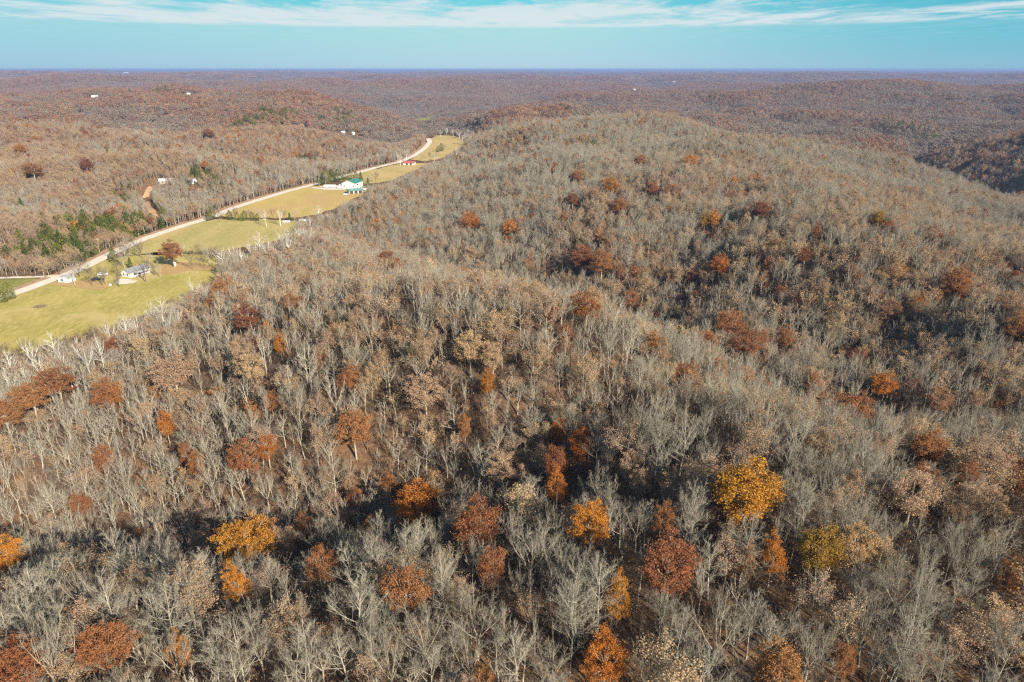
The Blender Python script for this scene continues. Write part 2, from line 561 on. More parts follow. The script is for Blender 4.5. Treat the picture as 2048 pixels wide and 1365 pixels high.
M = {}
M['bark'] = mat_bark('grey_bark', (0.39, 0.355, 0.285), (0.52, 0.475, 0.38))
M['bark_warm'] = mat_bark('brown_bark', (0.36, 0.305, 0.23), (0.48, 0.41, 0.31))
M['twig'] = mat_bark('fine_twigs', (0.285, 0.26, 0.20), (0.40, 0.365, 0.285))
M['twig_far'] = mat_bark('far_fine_twigs', (0.285, 0.24, 0.175), (0.39, 0.33, 0.245))
M['bark_far'] = mat_bark('twig_haze', (0.30, 0.245, 0.18), (0.39, 0.32, 0.24))
M['bark_white'] = mat_bark('white_bark', (0.68, 0.65, 0.58), (0.80, 0.77, 0.69))
M['bark_dark'] = mat_bark('dark_bark', (0.135, 0.105, 0.08), (0.20, 0.16, 0.125))  # also used on understory and brush, where the dark tone imitates shade
LEAF = {
    'gold': ((0.32, 0.13, 0.022), (0.45, 0.19, 0.032), (0.58, 0.28, 0.06)),
    'orange': ((0.37, 0.125, 0.020), (0.53, 0.185, 0.030), (0.66, 0.29, 0.065)),
    'rust': ((0.27, 0.115, 0.046), (0.38, 0.168, 0.068), (0.50, 0.245, 0.11)),
    'red': ((0.22, 0.098, 0.045), (0.31, 0.135, 0.06), (0.41, 0.19, 0.095)),
    'tan': ((0.38, 0.245, 0.135), (0.49, 0.33, 0.19), (0.64, 0.46, 0.28)),
    'pink': ((0.37, 0.24, 0.155), (0.47, 0.315, 0.205), (0.60, 0.42, 0.285)),
    'brown': ((0.32, 0.185, 0.095), (0.42, 0.25, 0.13), (0.53, 0.34, 0.19)),
    'olive': ((0.28, 0.165, 0.03), (0.39, 0.235, 0.045), (0.50, 0.33, 0.08)),
    'cedar': ((0.045, 0.068, 0.018), (0.085, 0.12, 0.025), (0.15, 0.18, 0.04)),
    'pine': ((0.10, 0.115, 0.025), (0.165, 0.175, 0.035), (0.25, 0.25, 0.06)),
}
for k, v in LEAF.items():
    M[k] = mat_leaf(k + '_leaves', v, 0.15 if k in ('cedar', 'pine') else 0.28)
M['ground'] = mat_ground()
M['grass_lower'] = mat_grass('meadow_grass', (0.34, 0.30, 0.075), (0.44, 0.37, 0.11), (0.52, 0.41, 0.18))
M['grass_middle'] = mat_grass('pale_grass', (0.36, 0.325, 0.115), (0.44, 0.375, 0.15), (0.52, 0.38, 0.16))
M['grass_upper'] = mat_grass('golden_grass', (0.45, 0.35, 0.115), (0.53, 0.405, 0.145), (0.50, 0.345, 0.15), 0.5)
M['grass_far'] = mat_grass('straw_grass', (0.40, 0.32, 0.12), (0.48, 0.37, 0.15), (0.52, 0.38, 0.17), 0.5)
M['grass_green'] = mat_grass('green_grass', (0.20, 0.215, 0.055), (0.28, 0.27, 0.08), (0.36, 0.29, 0.12), 0.6)
M['gravel'] = mat_noise('gravel', (0.70, 0.61, 0.49), (0.80, 0.715, 0.59), 0.25, 0.95, 0, (0.60, 0.51, 0.40))
M['verge'] = mat_noise('bare_bank', (0.36, 0.22, 0.12), (0.48, 0.32, 0.19), 0.3, 0.95, 0, (0.26, 0.16, 0.08))
M['litter'] = mat_noise('fallen_leaves', (0.43, 0.27, 0.11), (0.49, 0.34, 0.13), 0.25, 0.95, 0, (0.38, 0.21, 0.08))
M['white'] = mat_noise('white_siding', (0.62, 0.61, 0.585), (0.70, 0.69, 0.665), 0.6, 0.6)
M['white_metal'] = mat_ribbed('white_sheet_metal', (0.58, 0.58, 0.56), (0.68, 0.68, 0.66))
M['shingle'] = mat_noise('grey_shingle', (0.20, 0.21, 0.21), (0.28, 0.29, 0.29), 0.8, 0.85, 0, (0.16, 0.165, 0.17))
M['green_metal'] = mat_ribbed('green_sheet_metal', (0.03, 0.20, 0.155), (0.045, 0.25, 0.195))
M['teal_metal'] = mat_ribbed('faded_green_metal', (0.13, 0.28, 0.245), (0.17, 0.33, 0.29))
M['red_metal'] = mat_ribbed('red_sheet_metal', (0.38, 0.085, 0.075), (0.46, 0.12, 0.10))
M['blue_siding'] = mat_noise('pale_blue_siding', (0.52, 0.60, 0.66), (0.62, 0.70, 0.75), 0.7, 0.6)
M['grey_metal'] = mat_ribbed('grey_sheet_metal', (0.42, 0.43, 0.43), (0.55, 0.56, 0.56))
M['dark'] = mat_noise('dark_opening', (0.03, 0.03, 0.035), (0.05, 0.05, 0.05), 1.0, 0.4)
M['glass'] = mat_noise('window_glass', (0.04, 0.05, 0.06), (0.07, 0.08, 0.09), 1.0, 0.1)
M['wood'] = mat_noise('weathered_wood', (0.33, 0.27, 0.21), (0.42, 0.36, 0.29), 1.0, 0.85)
M['brick'] = mat_noise('brick_red', (0.36, 0.12, 0.07), (0.44, 0.17, 0.10), 2.0, 0.9)
M['concrete'] = mat_noise('concrete', (0.55, 0.52, 0.46), (0.66, 0.62, 0.55), 0.5, 0.9)
M['car_white'] = mat_noise('white_paint', (0.80, 0.80, 0.80), (0.84, 0.84, 0.84), 0.3, 0.3)
M['car_dark'] = mat_noise('dark_paint', (0.03, 0.035, 0.06), (0.04, 0.045, 0.07), 0.3, 0.3)
M['rubber'] = mat_noise('black_rubber', (0.03, 0.03, 0.03), (0.045, 0.045, 0.045), 2.0, 0.9)
M['canvas'] = mat_noise('white_tarp', (0.78, 0.78, 0.76), (0.84, 0.84, 0.82), 0.6, 0.6)


# ------------------------------------------------------------------ object helpers
def mesh_obj(name, v, f, mats, parent=None, midx=None, smooth=False, link=True):
    me = bpy.data.meshes.new(name)
    if isinstance(f, np.ndarray):
        k = f.shape[1]
        me.vertices.add(len(v))
        me.vertices.foreach_set('co', np.asarray(v, np.float32).ravel())
        me.loops.add(f.size)
        me.loops.foreach_set('vertex_index', f.astype(np.int32).ravel())
        me.polygons.add(len(f))
        me.polygons.foreach_set('loop_start', np.arange(0, f.size, k, dtype=np.int32))
        me.polygons.foreach_set('loop_total', np.full(len(f), k, np.int32))
    else:
        me.from_pydata([tuple(map(float, p)) for p in v], [], f)
    for m in (mats if isinstance(mats, (list, tuple)) else [mats]):
        me.materials.append(m)
    if midx is not None:
        me.polygons.foreach_set('material_index', np.asarray(midx, np.int32))
    if smooth:
        me.polygons.foreach_set('use_smooth', np.ones(len(me.polygons), bool))
    me.update(calc_edges=True)
    me.validate()
    o = bpy.data.objects.new(name, me)
    if link:
        S.collection.objects.link(o)
    if parent:
        o.parent = parent
    return o


def tag(o, label=None, cat=None, group=None, kind=None):
    for k, v in (('label', label), ('category', cat), ('group', group), ('kind', kind)):
        if v:
            o[k] = v
    return o


def empty(name, loc, rz=0.0):
    o = bpy.data.objects.new(name, None)
    o.empty_display_size = 0.5
    S.collection.objects.link(o)
    o.location = loc
    o.rotation_euler = (0, 0, rz)
    return o


class MB:
    def __init__(s):
        s.v, s.f = [], []

    def box(s, x0, y0, z0, x1, y1, z1):
        b = len(s.v)
        s.v += [(x0, y0, z0), (x1, y0, z0), (x1, y1, z0), (x0, y1, z0), (x0, y0, z1), (x1, y0, z1), (x1, y1, z1), (x0, y1, z1)]
        s.f += [[b + i for i in q] for q in ((0, 3, 2, 1), (4, 5, 6, 7), (0, 1, 5, 4), (1, 2, 6, 5), (2, 3, 7, 6), (3, 0, 4, 7))]
        return s

    def prism(s, pts, axis, a0, a1):
        """polygon pts in the plane across axis ('x' or 'y'), extruded a0..a1"""
        b, n = len(s.v), len(pts)
        for a in (a0, a1):
            for p, q in pts:
                s.v.append((a, p, q) if axis == 'x' else (p, a, q))
        s.f += [list(range(b + n - 1, b - 1, -1)), list(range(b + n, b + 2 * n))]
        s.f += [[b + i, b + (i + 1) % n, b + n + (i + 1) % n, b + n + i] for i in range(n)]
        return s

    def cyl(s, p0, p1, r0, r1=None, n=12):
        r1 = r0 if r1 is None else r1
        a, c = Vector(p0), Vector(p1)
        d = (c - a).normalized()
        u = d.orthogonal().normalized()
        w = d.cross(u)
        b = len(s.v)
        for q, r in ((a, r0), (c, r1)):
            for i in range(n):
                t = 2 * math.pi * i / n
                s.v.append(tuple(q + u * (r * math.cos(t)) + w * (r * math.sin(t))))
        s.f += [list(range(b + n - 1, b - 1, -1)), list(range(b + n, b + 2 * n))]
        s.f += [[b + i, b + (i + 1) % n, b + n + (i + 1) % n, b + n + i] for i in range(n)]
        return s

    def build(s, name, m, parent=None):
        return mesh_obj(name, s.v, s.f, m, parent)


# ------------------------------------------------------------------ ground sheet
def build_ground():
    a1 = np.linspace(R(-52), R(52), 420)
    a2 = np.linspace(R(52), R(308), 90)[1:-1]
    ang = np.concatenate([a1, a2])
    na = len(ang)
    rad = np.geomspace(8, 42000, 470)
    rr, aa = np.meshgrid(rad, ang, indexing='ij')
    x, y = (rr * np.sin(aa)).ravel(), (rr * np.cos(aa)).ravel()
    z = ground_z(x, y)
    v = np.column_stack([x, y, z])
    v = np.vstack([v, [[0, 0, gz(0, 0)]]])
    i, j = np.meshgrid(np.arange(len(rad) - 1), np.arange(na), indexing='ij')
    jn = (j + 1) % na
    q = np.stack([i * na + j, (i + 1) * na + j, (i + 1) * na + jn, i * na + jn], -1).reshape(-1, 4)
    t1, t2 = q[:, [0, 2, 1]], q[:, [0, 3, 2]]
    c = len(v) - 1
    jj = np.arange(na)
    t3 = np.column_stack([np.full(na, c), (jj + 1) % na, jj])
    o = mesh_obj('ground', v, np.vstack([t1, t2, t3]), M['ground'], smooth=True)
    tag(o, 'forest floor of brown fallen leaves under the trees', kind='structure')


build_ground()


def ribbon(name, pts, width, z, m, label, jit=0.0, step=3.0, drape=True):
    P = np.array(pts)
    d = np.concatenate([[0], np.cumsum(np.hypot(*np.diff(P, axis=0).T))])
    t = np.arange(0, d[-1], step)
    # smooth the corners
    x, y = np.interp(t, d, P[:, 0]), np.interp(t, d, P[:, 1])
    k = np.ones(7) / 7
    pad = lambda q: np.convolve(np.concatenate([np.full(3, q[0]), q, np.full(3, q[-1])]), k, 'valid')
    x, y = pad(x), pad(y)
    tx, ty = np.gradient(x), np.gradient(y)
    L = np.hypot(tx, ty) + 1e-9
    nx, ny = -ty / L, tx / L
    rows = []
    cols = 5
    off = np.linspace(-0.5, 0.5, cols)
    wl = width * (1 + jit * (vnoise(t / 6, t * 0, 3) - 0.5) * 2)
    for o in off:
        xs, ys = x + nx * o * wl, y + ny * o * wl
        zs = (ground_z(xs, ys) if drape else 0) + z
        rows.append(np.column_stack([xs, ys, zs]))
    V = np.stack(rows, 1).reshape(-1, 3)
    n = len(t)
    F = [[i * cols + j, (i + 1) * cols + j, (i + 1) * cols + j + 1, i * cols + j + 1] for i in range(n - 1) for j in range(cols - 1)]
    F = [f[::-1] for f in F]
    return tag(mesh_obj(name, V, F, m), label, kind='structure')


def sheet(name, poly, z, m, label, jit=2.0, step=3.0, grow_by=0.0):
    if grow_by:
        c = poly.mean(0)
        dv = poly - c
        poly = poly + dv / (np.linalg.norm(dv, axis=1, keepdims=True) + 1e-9) * grow_by
    P = np.vstack([poly, poly[:1]])
    d = np.concatenate([[0], np.cumsum(np.hypot(*np.diff(P, axis=0).T))])
    t = np.arange(0, d[-1], step)
    x, y = np.interp(t, d, P[:, 0]), np.interp(t, d, P[:, 1])
    x = x + jit * (vnoise(t / 7, t * 0 + 2, 5) - 0.5) * 2
    y = y + jit * (vnoise(t / 7, t * 0 + 7, 9) - 0.5) * 2
    n = len(x)
    area = 0.5 * np.sum(x * np.roll(y, -1) - np.roll(x, -1) * y)
    idx = list(range(n)) if area > 0 else list(range(n - 1, -1, -1))
    return tag(mesh_obj(name, np.column_stack([x, y, np.full(n, z)]), [idx], m), label, kind='structure')


def pxpoly(pts, z=0.0):
    return np.array([W(*p, z) for p in pts])


sheet('meadow', MEADOWS_W['lower'], 0.20, M['grass_lower'], 'yellow green mown meadow in front of the white farmhouse', grow_by=7.0)
sheet('meadow', MEADOWS_W['middle'], 0.20, M['grass_middle'], 'pale green meadow behind the rust tree by the farmhouse', grow_by=7.0)
sheet('meadow', MEADOWS_W['upper'], 0.20, M['grass_upper'], 'golden dry meadow below the green roofed barn', grow_by=7.0)
sheet('meadow', MEADOWS_W['far'], 0.20, M['grass_far'], 'straw coloured meadow in front of the long red shed', grow_by=7.0)
sheet('meadow', MEADOWS_W['bend'], 0.20, M['grass_far'], 'small straw meadow where the gravel road bends away', grow_by=7.0)
sheet('meadow', MEADOWS_W['distant'], 0.20, M['grass_green'], 'small distant green meadow deep in the valley')
sheet('meadow', SIDE_FIELD, 0.20, M['grass_green'], 'green grass strip left of the gravel road')
ribbon('road_verge', [(x - 5.5, y) for x, y in ROAD[:-1]], 7.0, 0.26, M['verge'], 'bare tan bank along the gravel road', 0.5)
ribbon('road', ROAD, 7.6, 0.34, M['gravel'], 'pale gravel road running up the valley', 0.08)
ribbon('path', [W(*p) for p in [(-80, 560), (0, 557), (70, 555), (130, 553)]], 4.0, 0.30, M['gravel'], 'pale side track joining the gravel road', 0.15)
ribbon('path', [W(*p) for p in [(622, 375), (640, 379), (662, 381), (690, 380.5), (712, 377.5)]], 4.5, 0.38, M['gravel'], 'pale driveway to the green roofed barn', 0.15)
ribbon('path', [hit(*p)[:2] for p in [(322, 448), (312, 436), (300, 422), (292, 408), (291, 396), (300, 384), (312, 376)]], 5.0, 0.5, M['verge'],
       'bare track climbing into the woods to the metal roofs', 0.3)
for pl, lb in (([(100, 566), (150, 560), (200, 562), (226, 572), (205, 580), (150, 577), (110, 572)], 'orange fallen leaves on grass beside the pale blue shed'),
               ([(318, 532), (352, 524), (395, 527), (438, 534), (425, 541), (380, 543), (345, 551), (322, 549)], 'orange fallen leaves on grass under the rust oak')):
    tag(sheet('fallen_leaves', pxpoly(pl), 0.27, M['litter'], lb, 1.5, 2.0), kind='stuff')
sheet('gravel_yard', pxpoly([(240, 560), (262, 559), (275, 562), (262, 568), (244, 570), (232, 566)]), 0.27, M['gravel'], 'pale bare yard in front of the white farmhouse', 1.2, 2.0)
sheet('gravel_yard', pxpoly([(640, 374), (668, 371), (700, 374), (725, 374), (735, 378), (705, 380), (672, 379), (645, 378)]), 0.29, M['gravel'], 'pale gravel yard around the green roofed barn', 1.2, 2.0)


# ------------------------------------------------------------------ trees: geometry
def perp(d):
    a = np.where(np.abs(d[:, 2:3]) < 0.9, np.array([[0, 0, 1.0]]), np.array([[1.0, 0, 0]]))
    u = np.cross(d, a)
    u /= np.linalg.norm(u, axis=1, keepdims=True) + 1e-9
    return u, np.cross(d, u)


def tubes(segs, n):
    """segs rows: p0(3) p1(3) r0 r1 -> verts, tris (open prisms)"""
    s = np.array(segs, float).reshape(-1, 8)
    p0, p1, r0, r1 = s[:, :3], s[:, 3:6], s[:, 6], s[:, 7]
    d = p1 - p0
    d /= np.linalg.norm(d, axis=1, keepdims=True) + 1e-9
    u, w = perp(d)
    th = np.arange(n) * 2 * np.pi / n
    ring = u[:, None, :] * np.cos(th)[None, :, None] + w[:, None, :] * np.sin(th)[None, :, None]
    a = p0[:, None, :] + ring * r0[:, None, None]
    b = p1[:, None, :] + ring * r1[:, None, None]
    v = np.concatenate([a, b], 1).reshape(-1, 3)
    m = len(s)
    base = (np.arange(m) * 2 * n)[:, None]
    i = np.arange(n)[None, :]
    j = (i + 1) % n
    t1 = np.stack([base + i, base + j, base + n + j], -1).reshape(-1, 3)
    t2 = np.stack([base + i, base + n + j, base + n + i], -1).reshape(-1, 3)
    return v, np.vstack([t1, t2])


def spikes(segs):
    s = np.array(segs, float).reshape(-1, 8)
    p0, p1, r0 = s[:, :3], s[:, 3:6], s[:, 6]
    d = p1 - p0
    d /= np.linalg.norm(d, axis=1, keepdims=True) + 1e-9
    u, w = perp(d)
    th = np.arange(3) * 2 * np.pi / 3
    ring = u[:, None, :] * np.cos(th)[None, :, None] + w[:, None, :] * np.sin(th)[None, :, None]
    v = np.concatenate([p0[:, None, :] + ring * r0[:, None, None], p1[:, None, :]], 1).reshape(-1, 3)
    b = (np.arange(len(s)) * 4)[:, None]
    t = np.stack([np.hstack([b + i, b + (i + 1) % 3, b + 3]) for i in range(3)], 1).reshape(-1, 3)
    return v, t


def cards(c, size, g, up=0.3):
    """leaf-sized rhombic faces at centres c"""
    n = len(c)
    nm = g.normal(size=(n, 3)) + np.array([0, 0, up])
    nm /= np.linalg.norm(nm, axis=1, keepdims=True) + 1e-9
    u, w = perp(nm)
    a = g.uniform(0, 2 * np.pi, n)[:, None]
    u, w = u * np.cos(a) + w * np.sin(a), w * np.cos(a) - u * np.sin(a)
    s = (size * g.uniform(0.65, 1.35, n))[:, None]
    v = np.stack([c - u * s, c - w * s * 0.62, c + u * s, c + w * s * 0.62], 1).reshape(-1, 3)
    b = (np.arange(n) * 4)[:, None]
    t = np.stack([np.hstack([b, b + 1, b + 2]), np.hstack([b, b + 2, b + 3])], 1).reshape(-1, 3)
    return v, t


def join(parts):
    V, F, k, n = [], [], [], 0
    for i, (v, f) in enumerate(parts):
        V.append(v)
        F.append(f + n)
        k.append(np.full(len(f), i))
        n += len(v)
    return np.vstack(V), np.vstack(F), np.concatenate(k)


def skeleton(g, H, Wd, form, nl=9, nsub=5, ntw=4, nsp=3, tw=0.03, r0=0.24):
    """returns thick (trunk and limbs), thin (branches), fine (twigs), tips"""
    thick, thin, fine, tips = [], [], [], []

    def chain(p, d, L, ra, rb, n, up, wob, out):
        pts = [p]
        for i in range(n):
            d = d + np.array([0, 0, up / n]) + g.normal(0, wob, 3)
            d = d / np.linalg.norm(d)
            q = p + d * L / n
            out.append((*p, *q, ra + (rb - ra) * i / n, ra + (rb - ra) * (i + 1) / n))
            p = q
            pts.append(p)
        return pts, d

    lean = g.normal(0, 0.035, 2)
    limbs = []
    if form == 'vase':
        fk = g.uniform(0.34, 0.46)
        pts, d = chain(np.zeros(3), np.array([*lean, 1.0]), H * fk, r0 * 1.15, r0 * 0.85, 4, 0.1, 0.03, thick)
        k = max(3, int(nl * 0.6))
        a0 = g.uniform(0, 6.28)
        for i in range(k):
            a = a0 + i * 6.283 / k + g.normal(0, 0.3)
            t = g.uniform(0.45, 1.0) if i else 0.12
            p = pts[-1] if i % 2 else pts[-2] + (pts[-1] - pts[-2]) * g.uniform(0.3, 1)
            limbs.append((p, np.array([math.cos(a) * t, math.sin(a) * t, 1.0]), H * (1 - fk) * g.uniform(0.82, 1.05), r0 * 0.55))
    else:
        tall = 0.88 if form == 'mast' else 0.72
        pts, d = chain(np.zeros(3), np.array([*lean, 1.0]), H * tall, r0, r0 * 0.28, 8, 0.08, 0.035, thick)
        P = np.array(pts)
        a0 = g.uniform(0, 6.28)
        cb = 0.40 if form == 'mast' else 0.36
        for i in range(nl):
            f = (i + g.uniform(0.1, 0.9)) / nl
            h = cb + (1 - cb) * f
            x = h * (len(P) - 1)
            j = min(int(x), len(P) - 2)
            p = P[j] + (P[j + 1] - P[j]) * (x - j)
            a = a0 + i * 2.4 + g.normal(0, 0.3)
            t = (1.25 if form == 'wide' else 0.85) * (1.15 - 0.6 * f) * g.uniform(0.75, 1.25)
            L = H * (0.44 if form == 'wide' else 0.34) * (1.12 - 0.55 * f) * g.uniform(0.8, 1.15)
            limbs.append((p, np.array([math.cos(a) * t, math.sin(a) * t, 0.75]), L, r0 * (0.44 - 0.2 * f)))
        limbs.append((P[-1], d, H * (1 - tall), r0 * 0.26))
    for p, d, L, rl in limbs:
        d = d / np.linalg.norm(d)
        pts, dd = chain(p, d, L, rl, rl * 0.25, 5, 0.28, 0.09, thick)
        P = np.array(pts)
        for s in range(nsub + 1):
            f = 0.22 + 0.78 * (s + g.uniform(0, 0.8)) / (nsub + 0.6) if s < nsub else 1.0
            f = min(f, 1.0)
            x = f * (len(P) - 1)
            j = min(int(x), len(P) - 2)
            q = P[j] + (P[j + 1] - P[j]) * (x - j)
            dl = (P[j + 1] - P[j]) / np.linalg.norm(P[j + 1] - P[j])
            e = dl * 0.85 + g.normal(0, 0.55, 3) + np.array([0, 0, 0.25]) if s < nsub else dl
            e /= np.linalg.norm(e)
            Ls = L * 0.46 * (1.15 - 0.55 * f) * g.uniform(0.75, 1.25)
            rs = max(rl * 0.30 * (1.1 - 0.5 * f), tw * 1.1)
            bp, _ = chain(q, e, Ls, rs, tw * 0.7, 3, 0.22, 0.10, thin)
            B = np.array(bp)
            for w in range(ntw):
                f2 = 0.2 + 0.8 * (w + g.uniform(0, 1)) / ntw
                x2 = min(f2, 1.0) * (len(B) - 1)
                j2 = min(int(x2), len(B) - 2)
                q2 = B[j2] + (B[j2 + 1] - B[j2]) * (x2 - j2)
                e2 = (B[j2 + 1] - B[j2])
                e2 = e2 / np.linalg.norm(e2) * 0.9 + g.normal(0, 0.5, 3) + np.array([0, 0, 0.22])
                e2 /= np.linalg.norm(e2)
                Lt = Ls * 0.55 * g.uniform(0.7, 1.3)
                t2 = q2 + e2 * Lt
                fine.append((*q2, *t2, tw, 0))
                tips.append(t2)
                for k in range(nsp):
                    f3 = g.uniform(0.15, 0.9)
                    q3 = q2 + e2 * Lt * f3
                    e3 = e2 * 0.8 + g.normal(0, 0.55, 3) + np.array([0, 0, 0.2])
                    e3 /= np.linalg.norm(e3)
                    t3 = q3 + e3 * Lt * g.uniform(0.4, 0.75)
                    fine.append((*q3, *t3, tw * 0.7, 0))
                    tips.append(t3)
    tips = np.array(tips)
    # fit to the wanted width and height
    wx = np.percentile(np.hypot(tips[:, 0], tips[:, 1]), 96) * 2
    sx, sz = Wd / wx, H / np.percentile(tips[:, 2], 99)

    def fit(a):
        a = np.array(a, float)
        a[:, [0, 1, 3, 4]] *= sx
        a[:, [2, 5]] *= sz
        return a
    return fit(thick), fit(thin), fit(fine), tips * np.array([sx, sx, sz])


def bare_geo(seed, form, H=16.0, Wd=8.0, nl=9, nsub=5, ntw=4, nsp=3, tw=0.024, r0=0.23):
    g = np.random.default_rng(seed)
    a, b, c, tips = skeleton(g, H, Wd, form, nl, nsub, ntw, nsp, tw, r0)
    trunk = tubes(a, 5)
    return trunk, (tubes(b, 3), spikes(c)), tips, g


def leafy_geo(seed, Wd=8.0, H=15.0, shape='dome', nclump=95, per=44, leaf=0.21):
    """a full crown: limbs to leaf clumps spread through an uneven volume"""
    g = np.random.default_rng(seed)
    cz0, cz1 = {'dome': (0.24, 1.0), 'tall': (0.14, 1.0), 'wide': (0.30, 0.97), 'open': (0.26, 1.0)}[shape]
    hh = (cz1 - cz0) * H / 2
    zc = (cz0 + cz1) * H / 2
    ph = g.uniform(0, 6.28, 6)
    C = []
    while len(C) < nclump:
        d = g.normal(size=3)
        d /= np.linalg.norm(d)
        r = g.uniform(0.25, 1.0) ** 0.42
        a = math.atan2(d[1], d[0])
        lob = 1 + 0.20 * math.sin(2 * a + ph[0]) + 0.15 * math.sin(3 * a + ph[1] + 3 * d[2]) + 0.10 * math.sin(5 * a + ph[2] + 2 * d[2])
        if shape == 'open' and math.sin(3 * a + ph[3]) * math.sin(4 * d[2] + ph[4]) > 0.35:
            continue
        x, y = d[0] * r * lob * Wd / 2 * 0.88, d[1] * r * lob * Wd / 2 * 0.88
        z = d[2] * r * lob
        taper = 1.0 if shape != 'tall' else (1.0 - 0.25 * d[2])
        if z < 0:
            z *= 0.8
        C.append((x * taper, y * taper, zc + z * hh * 0.9))
    C = np.array(C)
    rad = g.uniform(0.35, 0.80, nclump) * Wd / 8
    idx = np.repeat(np.arange(nclump), per)
    off = g.normal(size=(len(idx), 3))
    off /= np.linalg.norm(off, axis=1, keepdims=True)
    off *= (g.uniform(0, 1, len(idx)) ** 0.5 * np.where(g.uniform(size=len(idx)) < 0.3, 1.9, 1.0))[:, None] * np.array([1.15, 1.15, 0.8])
    pos = C[idx] + off * rad[idx][:, None]
    crown = cards(pos, leaf, g, 0.5)
    top = np.array([g.normal(0, 0.25), g.normal(0, 0.25), H * (cz0 + 0.42 * (cz1 - cz0))])
    th = [(0, 0, 0, *(top * [0.4, 0.4, 0.5]), 0.24, 0.20), (*(top * [0.4, 0.4, 0.5]), *top, 0.20, 0.12)]
    pick = g.choice(nclump, min(nclump, 30), replace=False)
    for k in pick:
        c = C[k]
        f = g.uniform(0.55, 1.0)
        p = np.array([0, 0, 0]) + top * np.array([0.6, 0.6, f])
        mid = (p + c) / 2 + np.array([0, 0, -0.4]) + g.normal(0, 0.2, 3)
        th.append((*p, *mid, 0.085, 0.055))
        th.append((*mid, *c, 0.055, 0.02))
    return tubes(th, 5), crown


def cedar_geo(seed, H=9.0, Wd=4.2, n=900, leaf=0.22, round_=False):
    g = np.random.default_rng(seed)
    f = g.uniform(0.04, 1.0, n)
    prof = (np.sin(np.pi * np.clip(f * 0.86 + 0.14, 0, 1)) ** 0.8) if round_ else (1 - f) ** 0.75 * (0.55 + 0.45 * np.minimum(f * 8, 1)) + 0.03
    a = g.uniform(0, 6.283, n)
    lob = 1 + 0.22 * np.sin(3 * a + f * 9 + seed) + 0.16 * np.sin(7 * a - f * 23)
    r = prof * Wd / 2 * lob * g.uniform(0.35, 1.0, n) ** 0.5
    c = np.column_stack([r * np.cos(a), r * np.sin(a), f * H])
    return tubes([(0, 0, 0, 0, 0, H * 0.85, 0.12, 0.03)], 5), cards(c, leaf * (0.8 + 0.5 * (1 - f)), g, 0.6)


def grow(parts_by_mat, name):
    """[( (v,f), material ), ...] -> one unlinked mesh object for the woodland instances"""
    v, f, k = join([p for p, _ in parts_by_mat])
    return mesh_obj(name, v, f, [m for _, m in parts_by_mat], midx=k, link=False)


# prototypes ------------------------------------------------------------------
FORMS = ['vase', 'mast', 'wide', 'vase', 'mast', 'wide', 'vase', 'mast']
BARE = []          # (trunk mesh, crown mesh) shared by the single trees
bare_near = []
for i, fm in enumerate(FORMS):
    tr, cr, tips, g = bare_geo(100 + i, fm, 16, (8.0, 7.0, 9.0)[('vase', 'mast', 'wide').index(fm)], nl=11, nsub=6, ntw=5, nsp=5, tw=0.017, r0=0.16)
    bm_ = M['bark'] if i % 3 else M['bark_warm']
    BARE.append((mesh_obj('trunk', *tr, bm_, link=False).data, grow([(cr[0], bm_), (cr[1], M['twig'])], 'crown').data, fm))
    bare_near.append(grow([(tr, bm_), (cr[0], bm_), (cr[1], M['twig'])], f'bare_near_{i:02d}'))
TAN = []
tan_near = []
for i in range(5):
    tr, cr, tips, g = bare_geo(200 + i, ('vase', 'wide', 'wide', 'vase', 'mast')[i], 14.5, 8.2, nl=9, nsub=6, ntw=4, nsp=3, tw=0.018, r0=0.18)
    n = (3400, 2200, 4200, 1600, 2800)[i]
    p = tips[g.integers(0, len(tips), n)] + g.normal(0, 0.28, (n, 3))
    lv = cards(p, np.full(n, 0.115), g, 0.4)
    lm = M[('tan', 'pink', 'tan', 'brown', 'pink')[i]]
    twig_mesh = grow([(cr[0], M['bark_warm']), (cr[1], M['twig']), (lv, lm)], 'crown').data
    TAN.append((mesh_obj('trunk', *tr, M['bark_warm'], link=False).data, twig_mesh, ('tan', 'pink', 'tan', 'brown', 'pink')[i]))
    tan_near.append(grow([(tr, M['bark_warm']), (cr[0], M['bark_warm']), (cr[1], M['twig']), (lv, lm)], f'tan_near_{i:02d}'))
LEAFY = []
LSH = [('dome', 95), ('wide', 105), ('tall', 90), ('open', 85), ('dome', 110), ('wide', 95)]
for i, (sh, nc) in enumerate(LSH):
    tr, cr = leafy_geo(300 + i, 8.0, 15.0, sh, int(nc * 1.6), 95, 0.115)
    LEAFY.append((tr, cr, mesh_obj('trunk', *tr, M['bark_warm'], link=False).data, mesh_obj('crown', *cr, M['rust'], link=False).data, sh))
SYC = []
for i, fm in enumerate(('wide', 'vase', 'mast', 'vase')):
    tr, cr, tips, g = bare_geo(400 + i, fm, 15, 9.0, nl=10, nsub=5, ntw=4, nsp=2, tw=0.026, r0=0.26)
    SYC.append((mesh_obj('trunk', *tr, M['bark_white'], link=False).data, grow([(cr[0], M['bark_white']), (cr[1], M['bark'])], 'crown').data))
CED = []
for i in range(4):
    tr, cr = cedar_geo(500 + i, 9.0, 4.4 if i < 2 else 5.4, 950, 0.24, i >= 2)
    CED.append((tr, cr, mesh_obj('trunk', *tr, M['bark_dark'], link=False).data, mesh_obj('crown', *cr, M['cedar'] if i % 2 else M['pine'], link=False).data))


